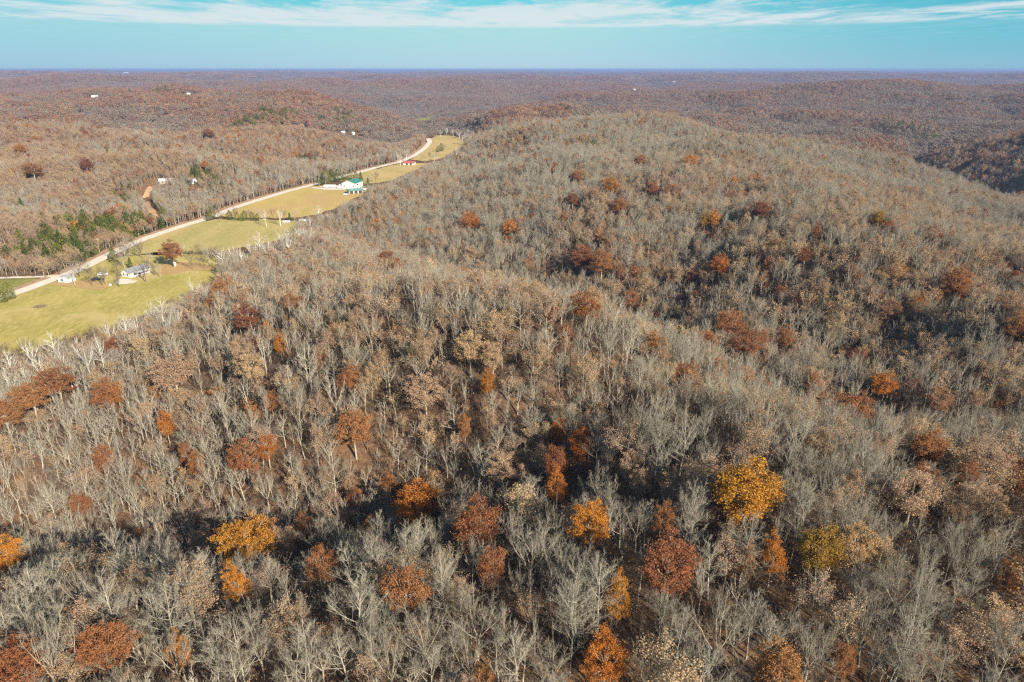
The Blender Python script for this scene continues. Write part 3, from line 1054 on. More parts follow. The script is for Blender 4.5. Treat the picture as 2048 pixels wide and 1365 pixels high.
# ------------------------------------------------------------------ leafy landmark trees: pixel of crown centre, crown width in pixels, shape, colour, label, short name
LM = [
    (490, 1078, 105, 1, 'gold', 'golden yellow broad tree beside the dark hollow, brightest yellow crown in the lower left', 'golden yellow tree'),
    (832, 1010, 98, 0, 'orange', 'bright orange round tree with a black shadow behind its left side', 'bright orange round tree'),
    (955, 1048, 105, 1, 'rust', 'wide rust red tree just right of the bright orange round tree', 'wide rust red tree'),
    (1492, 985, 132, 4, 'gold', 'largest tree of all, amber dome on a pale trunk in the lower right', 'largest amber dome'),
    (1182, 1048, 78, 0, 'orange', 'orange flat topped tree midway between the rust red tree and amber dome', 'orange flat topped tree'),
    (1338, 1130, 118, 5, 'rust', 'salmon rust double crowned tree below the largest amber dome', 'salmon double crowned tree'),
    (1236, 1195, 62, 2, 'gold', 'narrow golden tree left below the salmon double crowned tree', 'narrow golden tree'),
    (1210, 1320, 84, 2, 'orange', 'burnt orange tree nearest to the bottom edge of the photo', 'bottom burnt orange tree'),
    (615, 1075, 70, 2, 'red', 'dark red tree right of the golden yellow tree, upper of two', 'dark red upper tree'),
    (645, 1130, 62, 3, 'rust', 'rust red tree below the dark red tree beside the golden yellow one', 'lower rust red tree'),
    (708, 862, 68, 0, 'rust', 'round brick red tree standing alone above the bright orange round tree', 'round brick red tree'),
    (1163, 888, 58, 1, 'orange', 'orange tree with a flat crown above the pair of rust trees', 'orange flat crown'),
    (1118, 868, 32, 0, 'orange', 'small deep orange tree left above the flat orange crown', 'small deep orange tree'),
    (1112, 928, 56, 4, 'rust', 'rust tree below the flat orange crown, upper one of the pair', 'upper paired rust tree'),
    (1112, 975, 48, 2, 'orange', 'orange tree below its rust partner, lower one of the pair', 'lower paired orange tree'),
    (1005, 935, 55, 3, 'pink', 'pinkish brown open tree above the wide rust red tree', 'pinkish brown open tree'),
    (812, 1180, 84, 3, 'rust', 'thin rust tree below the bright orange round tree', 'thin rust tree'),
    (470, 1170, 48, 2, 'orange', 'tall orange tan tree right under the golden yellow tree', 'tall orange tan tree'),
    (358, 1305, 48, 0, 'orange', 'small orange tree alone near the bottom left of the photo', 'small lone orange tree'),
    (12, 1110, 66, 0, 'orange', 'brown orange tree cut by the left edge of the photo', 'left edge orange tree'),
    (985, 1132, 60, 3, 'rust', 'dull rust tree under the wide rust red tree', 'dull rust tree'),
    (1640, 1102, 82, 4, 'olive', 'mustard yellow tree standing right below the largest amber dome', 'mustard yellow tree'),
    (1545, 1118, 50, 2, 'orange', 'orange tan oval tree left of the mustard yellow tree', 'orange tan oval tree'),
    (1715, 1088, 70, 3, 'brown', 'orange brown tree just right of the mustard yellow tree', 'orange brown tree'),
    (1495, 1125, 40, 2, 'brown', 'small tan brown tree left of the orange tan oval tree', 'small tan brown tree'),
    (2032, 950, 70, 4, 'red', 'dark rust tree cut by the right edge above the amber dome level', 'right edge dark rust tree'),
    (1705, 818, 80, 1, 'rust', 'wide brick rust tree right of centre, larger of a close pair', 'wide brick rust tree'),
    (1650, 830, 36, 0, 'rust', 'small rust tree touching the left side of the wide brick rust tree', 'small touching rust tree'),
    (1862, 893, 68, 1, 'rust', 'flat rust tree between the wide brick rust tree and right edge', 'flat rust tree'),
    (1770, 768, 48, 1, 'orange', 'orange tree above the wide brick rust tree', 'orange tree on the slope'),
    (1572, 675, 36, 0, 'rust', 'small round red orange tree on the open middle slope', 'small round red orange tree'),
    (1462, 648, 64, 3, 'rust', 'broad thin rust tree left of the small round red orange tree', 'broad thin rust tree'),
    (1490, 685, 60, 1, 'red', 'low dark rust tree beneath the broad thin rust tree', 'low dark rust tree'),
    (1440, 533, 36, 0, 'orange', 'small orange topped tree high on the middle slope', 'small orange topped tree'),
    (1917, 560, 60, 1, 'rust', 'rust dome tree with an orange neighbour near the right edge', 'right rust dome'),
    (1912, 575, 40, 2, 'gold', 'small amber tree in front of the right rust dome', 'small amber tree'),
    (2032, 655, 46, 2, 'red', 'dark red tree against the right edge below the rust dome', 'right edge dark red tree'),
    (1165, 518, 58, 0, 'rust', 'rust dome tree behind the near ridge, left of its low twin', 'rust dome behind the ridge'),
    (1204, 522, 52, 1, 'rust', 'low rust tree joined to the right of the rust dome', 'low rust twin'),
    (940, 442, 38, 0, 'orange', 'round orange rust tree casting a long shadow to the left', 'round orange rust tree'),
    (1020, 457, 28, 0, 'orange', 'small bright orange tree right of the round orange rust tree', 'small bright orange tree'),
    (772, 515, 32, 0, 'red', 'dark red round tree just behind the near ridge', 'dark red round tree'),
    (1172, 608, 56, 1, 'rust', 'low rust orange tree peeping over the near ridge', 'low tree peeping over'),
    (495, 637, 50, 2, 'red', 'tall brick red tree on the wooded slope below the creek trees', 'tall brick red tree'),
    (343, 502, 46, 0, 'rust', 'large round rust oak standing in the meadow behind the farmhouse', 'round rust oak'),
    (345, 745, 84, 1, 'pink', 'pinkish tan broad tree on the slope right of the meadow', 'pinkish tan broad tree'),
    (332, 850, 38, 0, 'orange', 'small orange tree below the pinkish tan broad tree', 'small orange slope tree'),
    (1145, 398, 26, 0, 'red', 'small dark rust tree on the upland above the round orange tree', 'small upland rust tree'),
    (1222, 370, 34, 1, 'gold', 'small amber tree on the upland in the upper middle', 'upland amber tree'),
    (1152, 350, 22, 1, 'rust', 'small rust tree left above the upland amber tree', 'upper rust tree'),
    (1240, 413, 28, 0, 'rust', 'small rust tree below the upland amber tree', 'lower upland rust tree'),
    (1305, 378, 26, 0, 'rust', 'small rust red tree right of the upland amber tree', 'rust red upland tree'),
    (1380, 322, 30, 1, 'orange', 'small orange patch of tree far up the upland', 'far orange tree'),
    (1410, 440, 22, 2, 'olive', 'small mustard tree beside the dark rust tree on the upland', 'small mustard tree'),
    (1522, 420, 34, 1, 'red', 'dark rust low tree right of the small mustard tree', 'dark rust low tree'),
    (1428, 438, 26, 0, 'orange', 'small orange tree touching the small mustard tree', 'small touching orange tree'),
    (1757, 436, 28, 1, 'olive', 'small yellow tree alone on the right upland', 'small lone yellow tree'),
    (1870, 468, 32, 1, 'red', 'flat dark red tree right of the small lone yellow tree', 'flat dark red tree'),
    (1632, 465, 22, 0, 'red', 'tiny dark red tree left of the small lone yellow tree', 'tiny dark red tree'),
    (1610, 510, 30, 1, 'red', 'small dark rust tree in the shaded hollow of the upland', 'shaded rust tree'),
    (1386, 558, 20, 0, 'red', 'tiny red tree left of the small orange topped tree', 'tiny red tree'),
    (112, 762, 66, 1, 'red', 'dark rust tree in the row bordering the creek at the left edge', 'dark rust creek tree'),
    (60, 790, 64, 1, 'rust', 'rust brown tree below the dark rust creek tree, same row', 'rust brown creek tree'),
    (10, 828, 60, 1, 'red', 'dark rust tree of the creek row cut by the left edge', 'edge creek tree'),
    (490, 915, 66, 3, 'rust', 'thin rust tree on the slope above the dark hollow', 'thin slope rust tree'),
    (535, 900, 40, 3, 'orange', 'thin orange tree right of the thin rust slope tree', 'thin orange slope tree'),
    (1262, 600, 32, 0, 'rust', 'small reddish brown tree beyond the near ridge', 'small reddish brown tree'),
    (1262, 930, 44, 3, 'pink', 'small pinkish rust tree right of the paired rust trees', 'small pinkish rust tree'),
    (1780, 620, 40, 3, 'brown', 'brown leaved tree above the orange tree on the slope', 'brown leaved tree'),
    (1790, 545, 34, 2, 'brown', 'pale brown tree left of the right rust dome', 'pale brown tree'),
    (1880, 800, 50, 3, 'brown', 'dull brown tree above the flat rust tree', 'dull brown tree'),
    (1330, 1038, 44, 0, 'rust', 'small rust round tree left of the largest amber dome', 'small rust round tree'),
    (1282, 968, 40, 3, 'pink', 'small faded rust tree below the small pinkish rust tree', 'small faded rust tree'),
    (235, 790, 26, 0, 'gold', 'tiny golden tree on the slope left of the pinkish tan broad tree', 'tiny golden tree'),
    (560, 690, 26, 2, 'orange', 'tiny orange tree right of the tall brick red tree', 'tiny orange tree'),
    (975, 768, 30, 0, 'gold', 'tiny amber brown tree in the middle of the near slope', 'tiny amber brown tree'),
    (930, 855, 28, 0, 'rust', 'tiny rust tree left of the small deep orange tree', 'tiny rust tree'),
    (1280, 320, 26, 1, 'rust', 'small rust tree just left of the far orange tree', 'far rust tree'),
    (65, 340, 36, 1, 'red', 'dark red brown tree on the western hill near the left edge', 'western dark red tree'),
    (172, 330, 26, 0, 'red', 'small dark red tree on the western hill', 'western small red tree'),
    (415, 268, 22, 0, 'red', 'tiny dark red tree on the western hill above the metal roofs', 'western tiny red tree'),
    (40, 297, 24, 1, 'gold', 'small yellow tree on the western hill at the left edge', 'western yellow tree'),
    (1690, 1328, 40, 3, 'rust', 'small rust tree near the bottom edge in the lower right', 'lower right small rust tree'),
    (2020, 1155, 44, 0, 'rust', 'small orange rust tree at the right edge of the lower wood', 'right edge small rust tree'),
    (1980, 1010, 60, 3, 'tan', 'pale tan tree left below the right edge dark rust tree', 'pale tan right tree'),
    (1830, 985, 90, 3, 'pink', 'broad pale pinkish tree on the lower right slope', 'broad pale pinkish tree'),
    (560, 1085, 60, 3, 'pink', 'pale pinkish tree between the golden yellow and dark red trees', 'pale pinkish tree'),
    (405, 1085, 60, 3, 'pink', 'pinkish rust tree touching the golden yellow tree on its left', 'pinkish rust neighbour'),
    (940, 695, 62, 3, 'tan', 'pale peach tree in the middle of the near slope', 'pale peach tree'),
    (985, 720, 44, 3, 'tan', 'peach tree right below the pale peach tree', 'lower peach tree'),
    (850, 790, 70, 3, 'pink', 'pinkish tree with a broad thin crown mid slope', 'pinkish mid slope tree'),
    (500, 735, 60, 3, 'tan', 'peach tan tree below the tall brick red tree', 'peach tan tree'),
    (1150, 400, 1, 0, 'rust', '', ''),
]
LM = [l for l in LM if l[2] > 2]
LMW = []      # x, y, z, H, Wd
for i, (px, py, w, si, colr, lab, ref) in enumerate(LM):
    Tof = lambda s: min(max(6.5 + 0.85 * w * s / FPX, 7.5), 16.0)
    cz = {'dome': 0.64, 'wide': 0.66, 'tall': 0.58, 'open': 0.64}[LSH[si][0]]
    x, y, s = hit(px, py, lambda s: cz * Tof(s))
    LMW.append((x, y, gz(x, y), Tof(s), w * s / FPX * 1.06))
LMA = np.array(LMW)
lmpx = np.array([(l[0], l[1]) for l in LM], float)
lmw = np.array([l[2] for l in LM], float)

for i, (px, py, w, si, colr, lab, ref) in enumerate(LM):
    x, y, z, H, Wd = LMW[i]
    e = empty('autumn_tree', (x, y, z - 0.15), rng.uniform(0, 6.28))
    e.scale = (Wd / 8, Wd / 8, H / 15)
    tag(e, lab, 'tree', 'trees still in autumn leaf')
    t = bpy.data.objects.new('trunk', LEAFY[si][2])
    c = bpy.data.objects.new('crown', LEAFY[si][3])
    for o in (t, c):
        S.collection.objects.link(o)
        o.parent = e
    c.material_slots[0].link = 'OBJECT'
    c.material_slots[0].material = M[colr]

# ------------------------------------------------------------------ where the wild trees stand
CEDAR_PATCH = [(195, 455, 60, 22), (120, 495, 50, 18), (290, 440, 26, 10), (400, 345, 30, 8), (250, 395, 20, 8), (620, 316, 26, 8), (690, 238, 38, 5), (500, 246, 30, 6), (565, 232, 30, 4), (775, 213, 40, 4), (600, 268, 14, 4), (1170, 292, 40, 6),
               (1835, 260, 48, 7), (410, 345, 30, 14), (650, 345, 16, 9), (690, 352, 18, 6), (755, 178, 50, 4), (1620, 178, 60, 3), (1250, 160, 50, 2), (330, 176, 40, 3), (930, 172, 50, 3), (1900, 200, 60, 3), (520, 160, 40, 2)]
CP_W = []
for a, b, c, d in CEDAR_PATCH:
    x, y, s = hit(a, b, lambda s: 6.0)
    CP_W.append((x, y, c * s / FPX, d))
KEEP = []     # building clearings x, y, radius


def clear(px, py, r, z=0.0):
    KEEP.append((*W(px, py, z), r))


clear(262, 548, 11)
clear(130, 562, 8)
clear(702, 372, 16)
clear(702, 384, 12)
clear(819, 328, 10)
clear(80, 614, 6)
clear(658, 375, 16)
TRACK = [hit(*p)[:2] for p in [(322, 448), (312, 436), (300, 422), (292, 408), (291, 396), (300, 384), (312, 376)]]
HAM = [(320, 368, 5.5), (390, 368, 4.5), (643, 271, 12), (683, 266, 11), (704, 269, 14), (1265, 179, 12), (1170, 151, 30), (1345, 164, 30), (185, 196, 20), (375, 191, 18)]
HAMW = []
for a, b, r in HAM:
    x, y, s = hit(a, b + 3)
    HAMW.append((x, y, s))
    KEEP.append((x, y, r))
    k = max(r, 9)
    KEEP.append((x * (1 - 10 / s), y * (1 - 10 / s), r))


def free(x, y):
    ok = np.ones(len(x), bool)
    m = (x > -900) & (x < 300) & (y < 2400)
    o = np.full(len(x), 99.0)
    o[m] = open_dist(x[m], y[m])
    ok &= o > 2.5
    for a, b, r in KEEP:
        ok &= np.hypot(x - a, y - b) > r
    ok &= seg_dist(x, y, TRACK, False) > 4.5
    return ok, o


def hexgrid(x0, x1, y0, y1, s, jit=0.42):
    nx, ny = int((x1 - x0) / s), int((y1 - y0) / (s * 0.866))
    i, j = np.meshgrid(np.arange(nx), np.arange(ny))
    x = x0 + (i + 0.5 * (j % 2)) * s + rng.uniform(-jit, jit, i.shape) * s
    y = y0 + j * s * 0.866 + rng.uniform(-jit, jit, i.shape) * s
    return x.ravel(), y.ravel()


SP_T = 3.65
R_NEAR, R_MID = 330.0, 1150.0
X, Y = hexgrid(-1150, 1150, 34, R_MID, SP_T)
az = np.abs(np.arctan2(X, Y))
rr = np.hypot(X, Y)
k = (az < R(44)) & (rr < R_MID) | ((rr < 130) & (az < R(62)))
X, Y = X[k], Y[k]
dens = fbm(X / 38, Y / 38, 61, 3)
k = rng.uniform(size=len(X)) < np.clip(0.62 + 0.42 * sstep(0.15, 0.40, dens), 0, 0.98)
X, Y = X[k], Y[k]
ok, od = free(X, Y)
X, Y, od = X[ok], Y[ok], od[ok]
Z = ground_z(X, Y)
rr = np.hypot(X, Y)
Ht = np.clip(rng.normal(10.0, 2.2, len(X)), 4.5, 15.5)
Wt = np.clip(Ht / 10.0 * rng.normal(5.8, 1.4, len(X)), 2.4, 9.5)
PX, PY, DP = project(X, Y, Z + 0.68 * Ht)
# not standing inside or right in front of a tree in leaf
drop = np.zeros(len(X), bool)
# keep the view over the meadows and the road as open as it is
nearw = (X < 60) & (Y < 2300) & (rr > 150)
ii = np.nonzero(nearw)[0]
for fh_ in (0.5, 0.75, 0.98):
    qx, qy, qd = project(X[ii], Y[ii], Z[ii] + fh_ * Ht[ii])
    for kk, pl in MEADOWS_PX.items():
        hitm = inside(qx, qy, np.array(pl, float)) & (Y[ii] < MEADOWS_W[kk][:, 1].max())
        drop[ii[hitm]] = True
    drop[ii[(seg_dist(qx, qy, [(322, 448), (312, 436), (300, 422), (292, 408), (291, 396), (300, 384)], False) < 3.5) & (Y[ii] < 640)]] = True
    drop[ii[(seg_dist(qx, qy, ROAD_PX, False) < 4.0 + 1300 / qd) & (qy > 277)]] = True
for i in range(len(LM)):
    x, y, z, H, Wd = LMW[i]
    d = np.hypot(X - x, Y - y)
    drop |= d < Wd * 0.42
    ex = (PX - LM[i][0]) / (lmw[i] * 0.62 + 0.3 * FPX * Wt / DP)
    TY = project(X, Y, Z + Ht)[1]
    drop |= (ex ** 2 < 0.75) & (TY < LM[i][1] + 0.16 * lmw[i]) & (d < 45) & (np.hypot(X, Y) < math.hypot(x, y)) & (PY > LM[i][1] - lmw[i] * 0.1)
X, Y, Z, Ht, Wt, PX, PY, DP, rr, od = (q[~drop] for q in (X, Y, Z, Ht, Wt, PX, PY, DP, rr, od))
# which kind of tree
u = rng.uniform(size=len(X))
reg = fbm(X / 90 + 5, Y / 90, 71, 3)
warm = sstep(0.42, 0.66, reg)
west = (X < -235).astype(float)
upl = sstep(280, 420, Y) * (X > 0)
p_tan = 0.10 + 0.24 * warm + (0.12 + 0.3 * warm) * west + 0.22 * upl * warm
blob = np.exp(-(((PX - 800) / 420) ** 2 + ((PY - 760) / 130) ** 2))
p_tan = np.clip(p_tan + 0.25 * blob + 0.14 * sstep(600, 1150, rr), 0, 0.75)
p_rust = 0.018 + 0.045 * sstep(0.5, 0.7, fbm(X / 45, Y / 45 + 9, 83, 3)) + 0.02 * west + 0.13 * sstep(600, 1150, rr)
p_ced = 0.0004 + 0.02 * west
for x, y, r, d in CP_W:
    q = np.exp(-(((X - x) / max(r, 6)) ** 2 + ((Y - y) / max(r * 1.6, 10)) ** 2))
    p_ced = np.maximum(p_ced, 0.9 * q ** 0.7 * (q > 0.12))
kind = np.where(u < p_ced, 3, np.where(u < p_ced + p_rust, 2, np.where(u < p_ced + p_rust + p_tan, 1, 0)))
inview = (PX > -20) & (PX < 2068) & (PY > -10) & (PY < 1385)


# ------------------------------------------------------------------ words for one tree among many: where it stands beside the trees in leaf
DIRS = ['right of', 'lower right of', 'below', 'lower left of', 'left of', 'upper left of', 'above', 'upper right of']
ORD = ['', 'second ', 'third ', 'fourth ', 'fifth ', 'sixth ', 'seventh ', 'eighth ', 'ninth ', 'tenth ', 'eleventh ', 'twelfth ', 'thirteenth ', 'fourteenth ', 'fifteenth ', 'sixteenth ']
REFS = [(l[0], l[1], 'the ' + l[6]) for l in LM] + [(262, 548, 'the white farmhouse'), (130, 560, 'the pale blue shed'), (702, 370, 'the green roofed barn'), (819, 327, 'the long red shed')]
RX = np.array([r[0] for r in REFS], float)
RY = np.array([r[1] for r in REFS], float)


def say(px, py, what):
    """unique phrases for pixel positions px, py; what: list of nouns"""
    tmp, out = {}, [None] * len(px)
    for i in range(len(px)):
        d = np.hypot(RX - px[i], RY - py[i])
        j = int(np.argmin(d))
        a = math.degrees(math.atan2(py[i] - RY[j], px[i] - RX[j])) % 360
        k = int(((a + 22.5) % 360) // 45)
        tmp.setdefault((what[i], j, k), []).append((d[j], i))
    for (w, j, k), lst in tmp.items():
        for n, (d, i) in enumerate(sorted(lst)):
            out[i] = f"{ORD[min(n, 15)]}{w} {DIRS[k]} {REFS[j][2]}"
    return out


def plant(name, cat, group, trunk, crown, x, y, z, sx, sz, rz, label, mat=None, parts=True):
    e = empty(name, (x, y, z - 0.15), rz)
    e.scale = (sx, sx, sz)
    tag(e, label, cat, group)
    for nm, me in (('trunk', trunk), ('crown', crown)):
        o = bpy.data.objects.new(nm, me)
        S.collection.objects.link(o)
        o.parent = e
        if mat:
            for sl_ in o.material_slots:
                sl_.link = 'OBJECT'
                sl_.material = mat
    return e


single = np.zeros(len(X), bool)
area = np.where(inview, Ht * Wt / DP ** 2, 0)
sel0 = np.nonzero((kind == 0) & inview)[0]
sel0 = sel0[np.argsort(-area[sel0])][:300]
sel1 = np.nonzero((kind == 1) & inview)[0]
sel1 = sel1[np.argsort(-area[sel1])][:240]
sel2 = np.nonzero((kind == 2) & inview & (rr < 480))[0]
sel2 = sel2[np.argsort(-area[sel2])][:60]
sel3 = np.nonzero((kind == 3) & inview)[0]
sel3 = sel3[np.argsort(-area[sel3])][:150]
single[np.concatenate([sel0, sel1, sel2, sel3])] = True

form_word = {'vase': 'forked bare grey tree', 'mast': 'straight bare grey tree', 'wide': 'spreading bare grey tree'}
pi = rng.integers(0, len(BARE), len(X))
lab = say(PX[sel0], PY[sel0], [form_word[BARE[pi[i]][2]] for i in sel0])
for n, i in enumerate(sel0):
    b = BARE[pi[i]]
    plant('bare_tree', 'tree', 'bare grey trees of the near wood', b[0], b[1], X[i], Y[i], Z[i], Wt[i] / 8, Ht[i] / 16, rng.uniform(0, 6.28), lab[n])
ti = rng.integers(0, len(TAN), len(X))
word1 = {'tan': 'thin tan leaved oak', 'pink': 'thin pinkish leaved oak', 'brown': 'thin brown leaved oak'}
lab = say(PX[sel1], PY[sel1], [word1[TAN[ti[i]][2]] for i in sel1])
for n, i in enumerate(sel1):
    b = TAN[ti[i]]
    plant('oak_tree', 'tree', 'oaks keeping thin dry leaves', b[0], b[1], X[i], Y[i], Z[i], Wt[i] / 8, Ht[i] / 16, rng.uniform(0, 6.28), lab[n])
fi = rng.integers(0, len(LEAFY), len(X))
fc = rng.integers(0, 4, len(X))
FCN = ['rust', 'brown', 'red', 'pink']
lab = say(PX[sel2], PY[sel2], [f"small {FCN[fc[i]]}{'dish' if FCN[fc[i]] == 'red' else 'ish' if FCN[fc[i]] == 'pink' else ''} leafy tree" for i in sel2])
for n, i in enumerate(sel2):
    b = LEAFY[fi[i]]
    e = plant('autumn_tree', 'tree', 'trees still in autumn leaf', b[2], b[3], X[i], Y[i], Z[i], Wt[i] / 9, Ht[i] / 16, rng.uniform(0, 6.28), lab[n])
    c = e.children[1]
    c.material_slots[0].link = 'OBJECT'
    c.material_slots[0].material = M[FCN[fc[i]]]
ci = rng.integers(0, len(CED), len(X))
lab = say(PX[sel3], PY[sel3], [('olive green' if ci[i] % 2 == 0 else 'dark green') + (' pointed' if ci[i] < 2 else ' rounded') + ' cedar' for i in sel3])
for n, i in enumerate(sel3):
    b = CED[ci[i]]
    k = rng.uniform(0.9, 1.35)
    plant('cedar_tree', 'tree', 'green cedars among the bare trees', b[2], b[3], X[i], Y[i], Z[i], k * 1.2, k * rng.uniform(0.95, 1.25), rng.uniform(0, 6.28), lab[n])

# white-barked trees along the creek, by pixel of the crown centre
SYPX = [(18, 770, 34), (50, 745, 40), (82, 735, 40), (120, 715, 44), (150, 690, 40), (60, 700, 44), (100, 690, 44), (170, 705, 36), (200, 700, 36), (215, 660, 40), (245, 655, 40), (270, 640, 46),
        (300, 628, 42), (330, 640, 34), (318, 618, 40), (350, 622, 30), (385, 580, 40), (405, 576, 40), (445, 515, 40), (465, 500, 44), (482, 512, 44), (500, 495, 40), (515, 480, 38), (535, 490, 40),
        (555, 480, 36), (570, 470, 36), (592, 465, 34), (610, 470, 34), (625, 462, 30), (616, 440, 26), (640, 425, 26), (655, 430, 22), (578, 492, 30), (540, 505, 30), (25, 730, 40), (135, 735, 36),
        (880, 262, 12), (893, 260, 12), (906, 262, 12), (918, 266, 12), (930, 270, 12), (940, 274, 12), (926, 276, 12), (912, 300, 14), (868, 310, 14), (812, 304, 14), (795, 310, 12), (800, 315, 10), (935, 264, 10), (946, 268, 10),
        (1818, 301, 9), (1836, 303, 9), (1852, 300, 10), (1877, 306, 8), (1893, 332, 13), (1937, 341, 8), (1920, 360, 9), (558, 425, 18), (530, 428, 14)]
sx_, sy_ = np.array([p[0] for p in SYPX], float), np.array([p[1] for p in SYPX], float)
lab = say(sx_, sy_, ['white barked bare tree'] * len(SYPX))
for n, (px, py, w) in enumerate(SYPX):
    x, y, s = hit(px, py, lambda s: 10.0)
    k = min(max(w * s / FPX / 7.0, 0.8), 1.5)
    b = SYC[n % 4]
    plant('sycamore_tree', 'tree', 'white barked trees along the creek', b[0], b[1], x, y, gz(x, y), k, rng.uniform(0.85, 1.1), rng.uniform(0, 6.28), lab[n])

# trees round the farmhouse and along the hedge rows (pixel of the foot)
YARD = [(150, 570, 1), (185, 572, 0), (205, 572, 0), (213, 570, 0), (240, 575, 1), (238, 553, 0), (300, 535, 0), (292, 565, 0), (310, 552, 0), (322, 555, 0), (385, 540, 0), (408, 538, 0), (420, 530, 0), (432, 525, 0),
        (225, 520, 0), (250, 515, 0), (270, 512, 0), (285, 518, 0), (365, 515, 0), (340, 516, 0), (395, 515, 0), (250, 538, 0), (160, 556, 0), (120, 552, 0), (178, 548, 0),
        (470, 443, 0), (500, 441, 0), (520, 442, 0), (545, 440, 0), (570, 442, 0), (590, 444, 0), (440, 442, 0), (860, 318, 0), (845, 324, 0), (870, 322, 0), (890, 300, 0), (740, 368, 0), (752, 366, 0)]
lab = say(np.array([p[0] for p in YARD], float), np.array([p[1] - 20 for p in YARD], float), [('dark' if p[2] else 'open grown') + ' bare yard tree' for p in YARD])
for n, (px, py, d) in enumerate(YARD):
    x, y = W(px, py)
    b = BARE[(2, 5, 0, 3, 6)[n % 5]]
    k = rng.uniform(0.75, 1.15)
    plant('bare_tree', 'tree', 'bare trees in the yard and hedge rows', b[0], b[1], x, y, gz(x, y), k * 1.15, k * 0.72, rng.uniform(0, 6.28), lab[n], M['bark_dark'] if n % 3 else None)
CEDPX = [(20, 600, 2, 1.1), (8, 606, 2, 0.8), (425, 438, 2, 1.1), (418, 442, 3, 0.8), (460, 441, 3, 0.9), (475, 441, 2, 0.8), (490, 442, 3, 0.9), (505, 442, 3, 0.8), (484, 443, 2, 0.7), (515, 443, 3, 0.7), (228, 525, 0, 1.2), (262, 538, 1, 0.8),
         (580, 443, 1, 0.8), (688, 362, 3, 1.1), (700, 361, 3, 1.2), (712, 361, 3, 1.1), (722, 364, 1, 1.2), (737, 378, 1, 1.2), (640, 372, 3, 1.0), (676, 364, 3, 1.5), (664, 364, 3, 1.5), (655, 367, 2, 1.4), (648, 369, 3, 1.3), (883, 303, 3, 1.3), (876, 305, 3, 1.0), (697, 390, 3, 0.5)]
lab = say(np.array([p[0] for p in CEDPX], float), np.array([p[1] - 8 for p in CEDPX], float), ['green cedar on the open ground'] * len(CEDPX))
for n, (px, py, ii, k) in enumerate(CEDPX):
    x, y = W(px, py)
    b = CED[ii]
    plant('cedar_tree', 'tree', 'green cedars among the bare trees', b[2], b[3], x, y, gz(x, y), k, k * 0.95, rng.uniform(0, 6.28), lab[n])

# ------------------------------------------------------------------ the rest of the woods: one instanced object for each kind
def scatter(name, protos, pts, scl, rz, idx, label, tilt=None):
    col = bpy.data.collections.new(name + '_kinds')
    for p in protos:
        col.objects.link(p)
    me = bpy.data.meshes.new(name)
    n = len(pts)
    rot = np.column_stack([np.zeros(n), np.zeros(n), rz])
    if tilt is not None:                     # groups of trees follow the slope they grow on
        nx, ny = -tilt[:, 0], -tilt[:, 1]
        nz = 1 / np.sqrt(1 + nx * nx + ny * ny)
        nx, ny = nx * nz, ny * nz
        c, sn, k = np.cos(rz), np.sin(rz), 1 / (1 + nz)
        m00 = (1 - nx * nx * k) * c - nx * ny * k * sn
        m10 = -nx * ny * k * c + (1 - ny * ny * k) * sn
        m20 = -nx * c - ny * sn
        m21 = nx * sn - ny * c
        rot = np.column_stack([np.arctan2(m21, nz), np.arcsin(np.clip(-m20, -1, 1)), np.arctan2(m10, m00)])
    me.vertices.add(n)
    me.vertices.foreach_set('co', np.asarray(pts, np.float32).ravel())
    for an, ty, ar, key in (('scl', 'FLOAT_VECTOR', scl, 'vector'), ('rot', 'FLOAT_VECTOR', rot, 'vector'), ('pick', 'INT', idx, 'value')):
        a = me.attributes.new(an, ty, 'POINT')
        a.data.foreach_set(key, np.asarray(ar, np.int32 if ty == 'INT' else np.float32).ravel())
    o = bpy.data.objects.new(name, me)
    S.collection.objects.link(o)
    ng = bpy.data.node_groups.new(name, 'GeometryNodeTree')
    ng.interface.new_socket('Geometry', in_out='INPUT', socket_type='NodeSocketGeometry')
    ng.interface.new_socket('Geometry', in_out='OUTPUT', socket_type='NodeSocketGeometry')
    gi, go = ng.nodes.new('NodeGroupInput'), ng.nodes.new('NodeGroupOutput')
    ci_ = ng.nodes.new('GeometryNodeCollectionInfo')
    ci_.inputs['Collection'].default_value = col
    ci_.inputs['Separate Children'].default_value = True
    ci_.inputs['Reset Children'].default_value = True
    ip = ng.nodes.new('GeometryNodeInstanceOnPoints')
    ip.inputs['Pick Instance'].default_value = True

    def attr(nm, dt):
        a = ng.nodes.new('GeometryNodeInputNamedAttribute')
        a.data_type = dt
        a.inputs['Name'].default_value = nm
        return a.outputs[0]
    L = ng.links.new
    L(gi.outputs[0], ip.inputs['Points'])
    L(ci_.outputs[0], ip.inputs['Instance'])
    L(attr('pick', 'INT'), ip.inputs['Instance Index'])
    e2r = ng.nodes.new('FunctionNodeEulerToRotation')
    L(attr('rot', 'FLOAT_VECTOR'), e2r.inputs[0])
    L(e2r.outputs[0], ip.inputs['Rotation'])
    L(attr('scl', 'FLOAT_VECTOR'), ip.inputs['Scale'])
    L(ip.outputs[0], go.inputs[0])
    md = o.modifiers.new('trees', 'NODES')
    md.node_group = ng
    tag(o, label, 'woodland', kind='stuff')
    return o


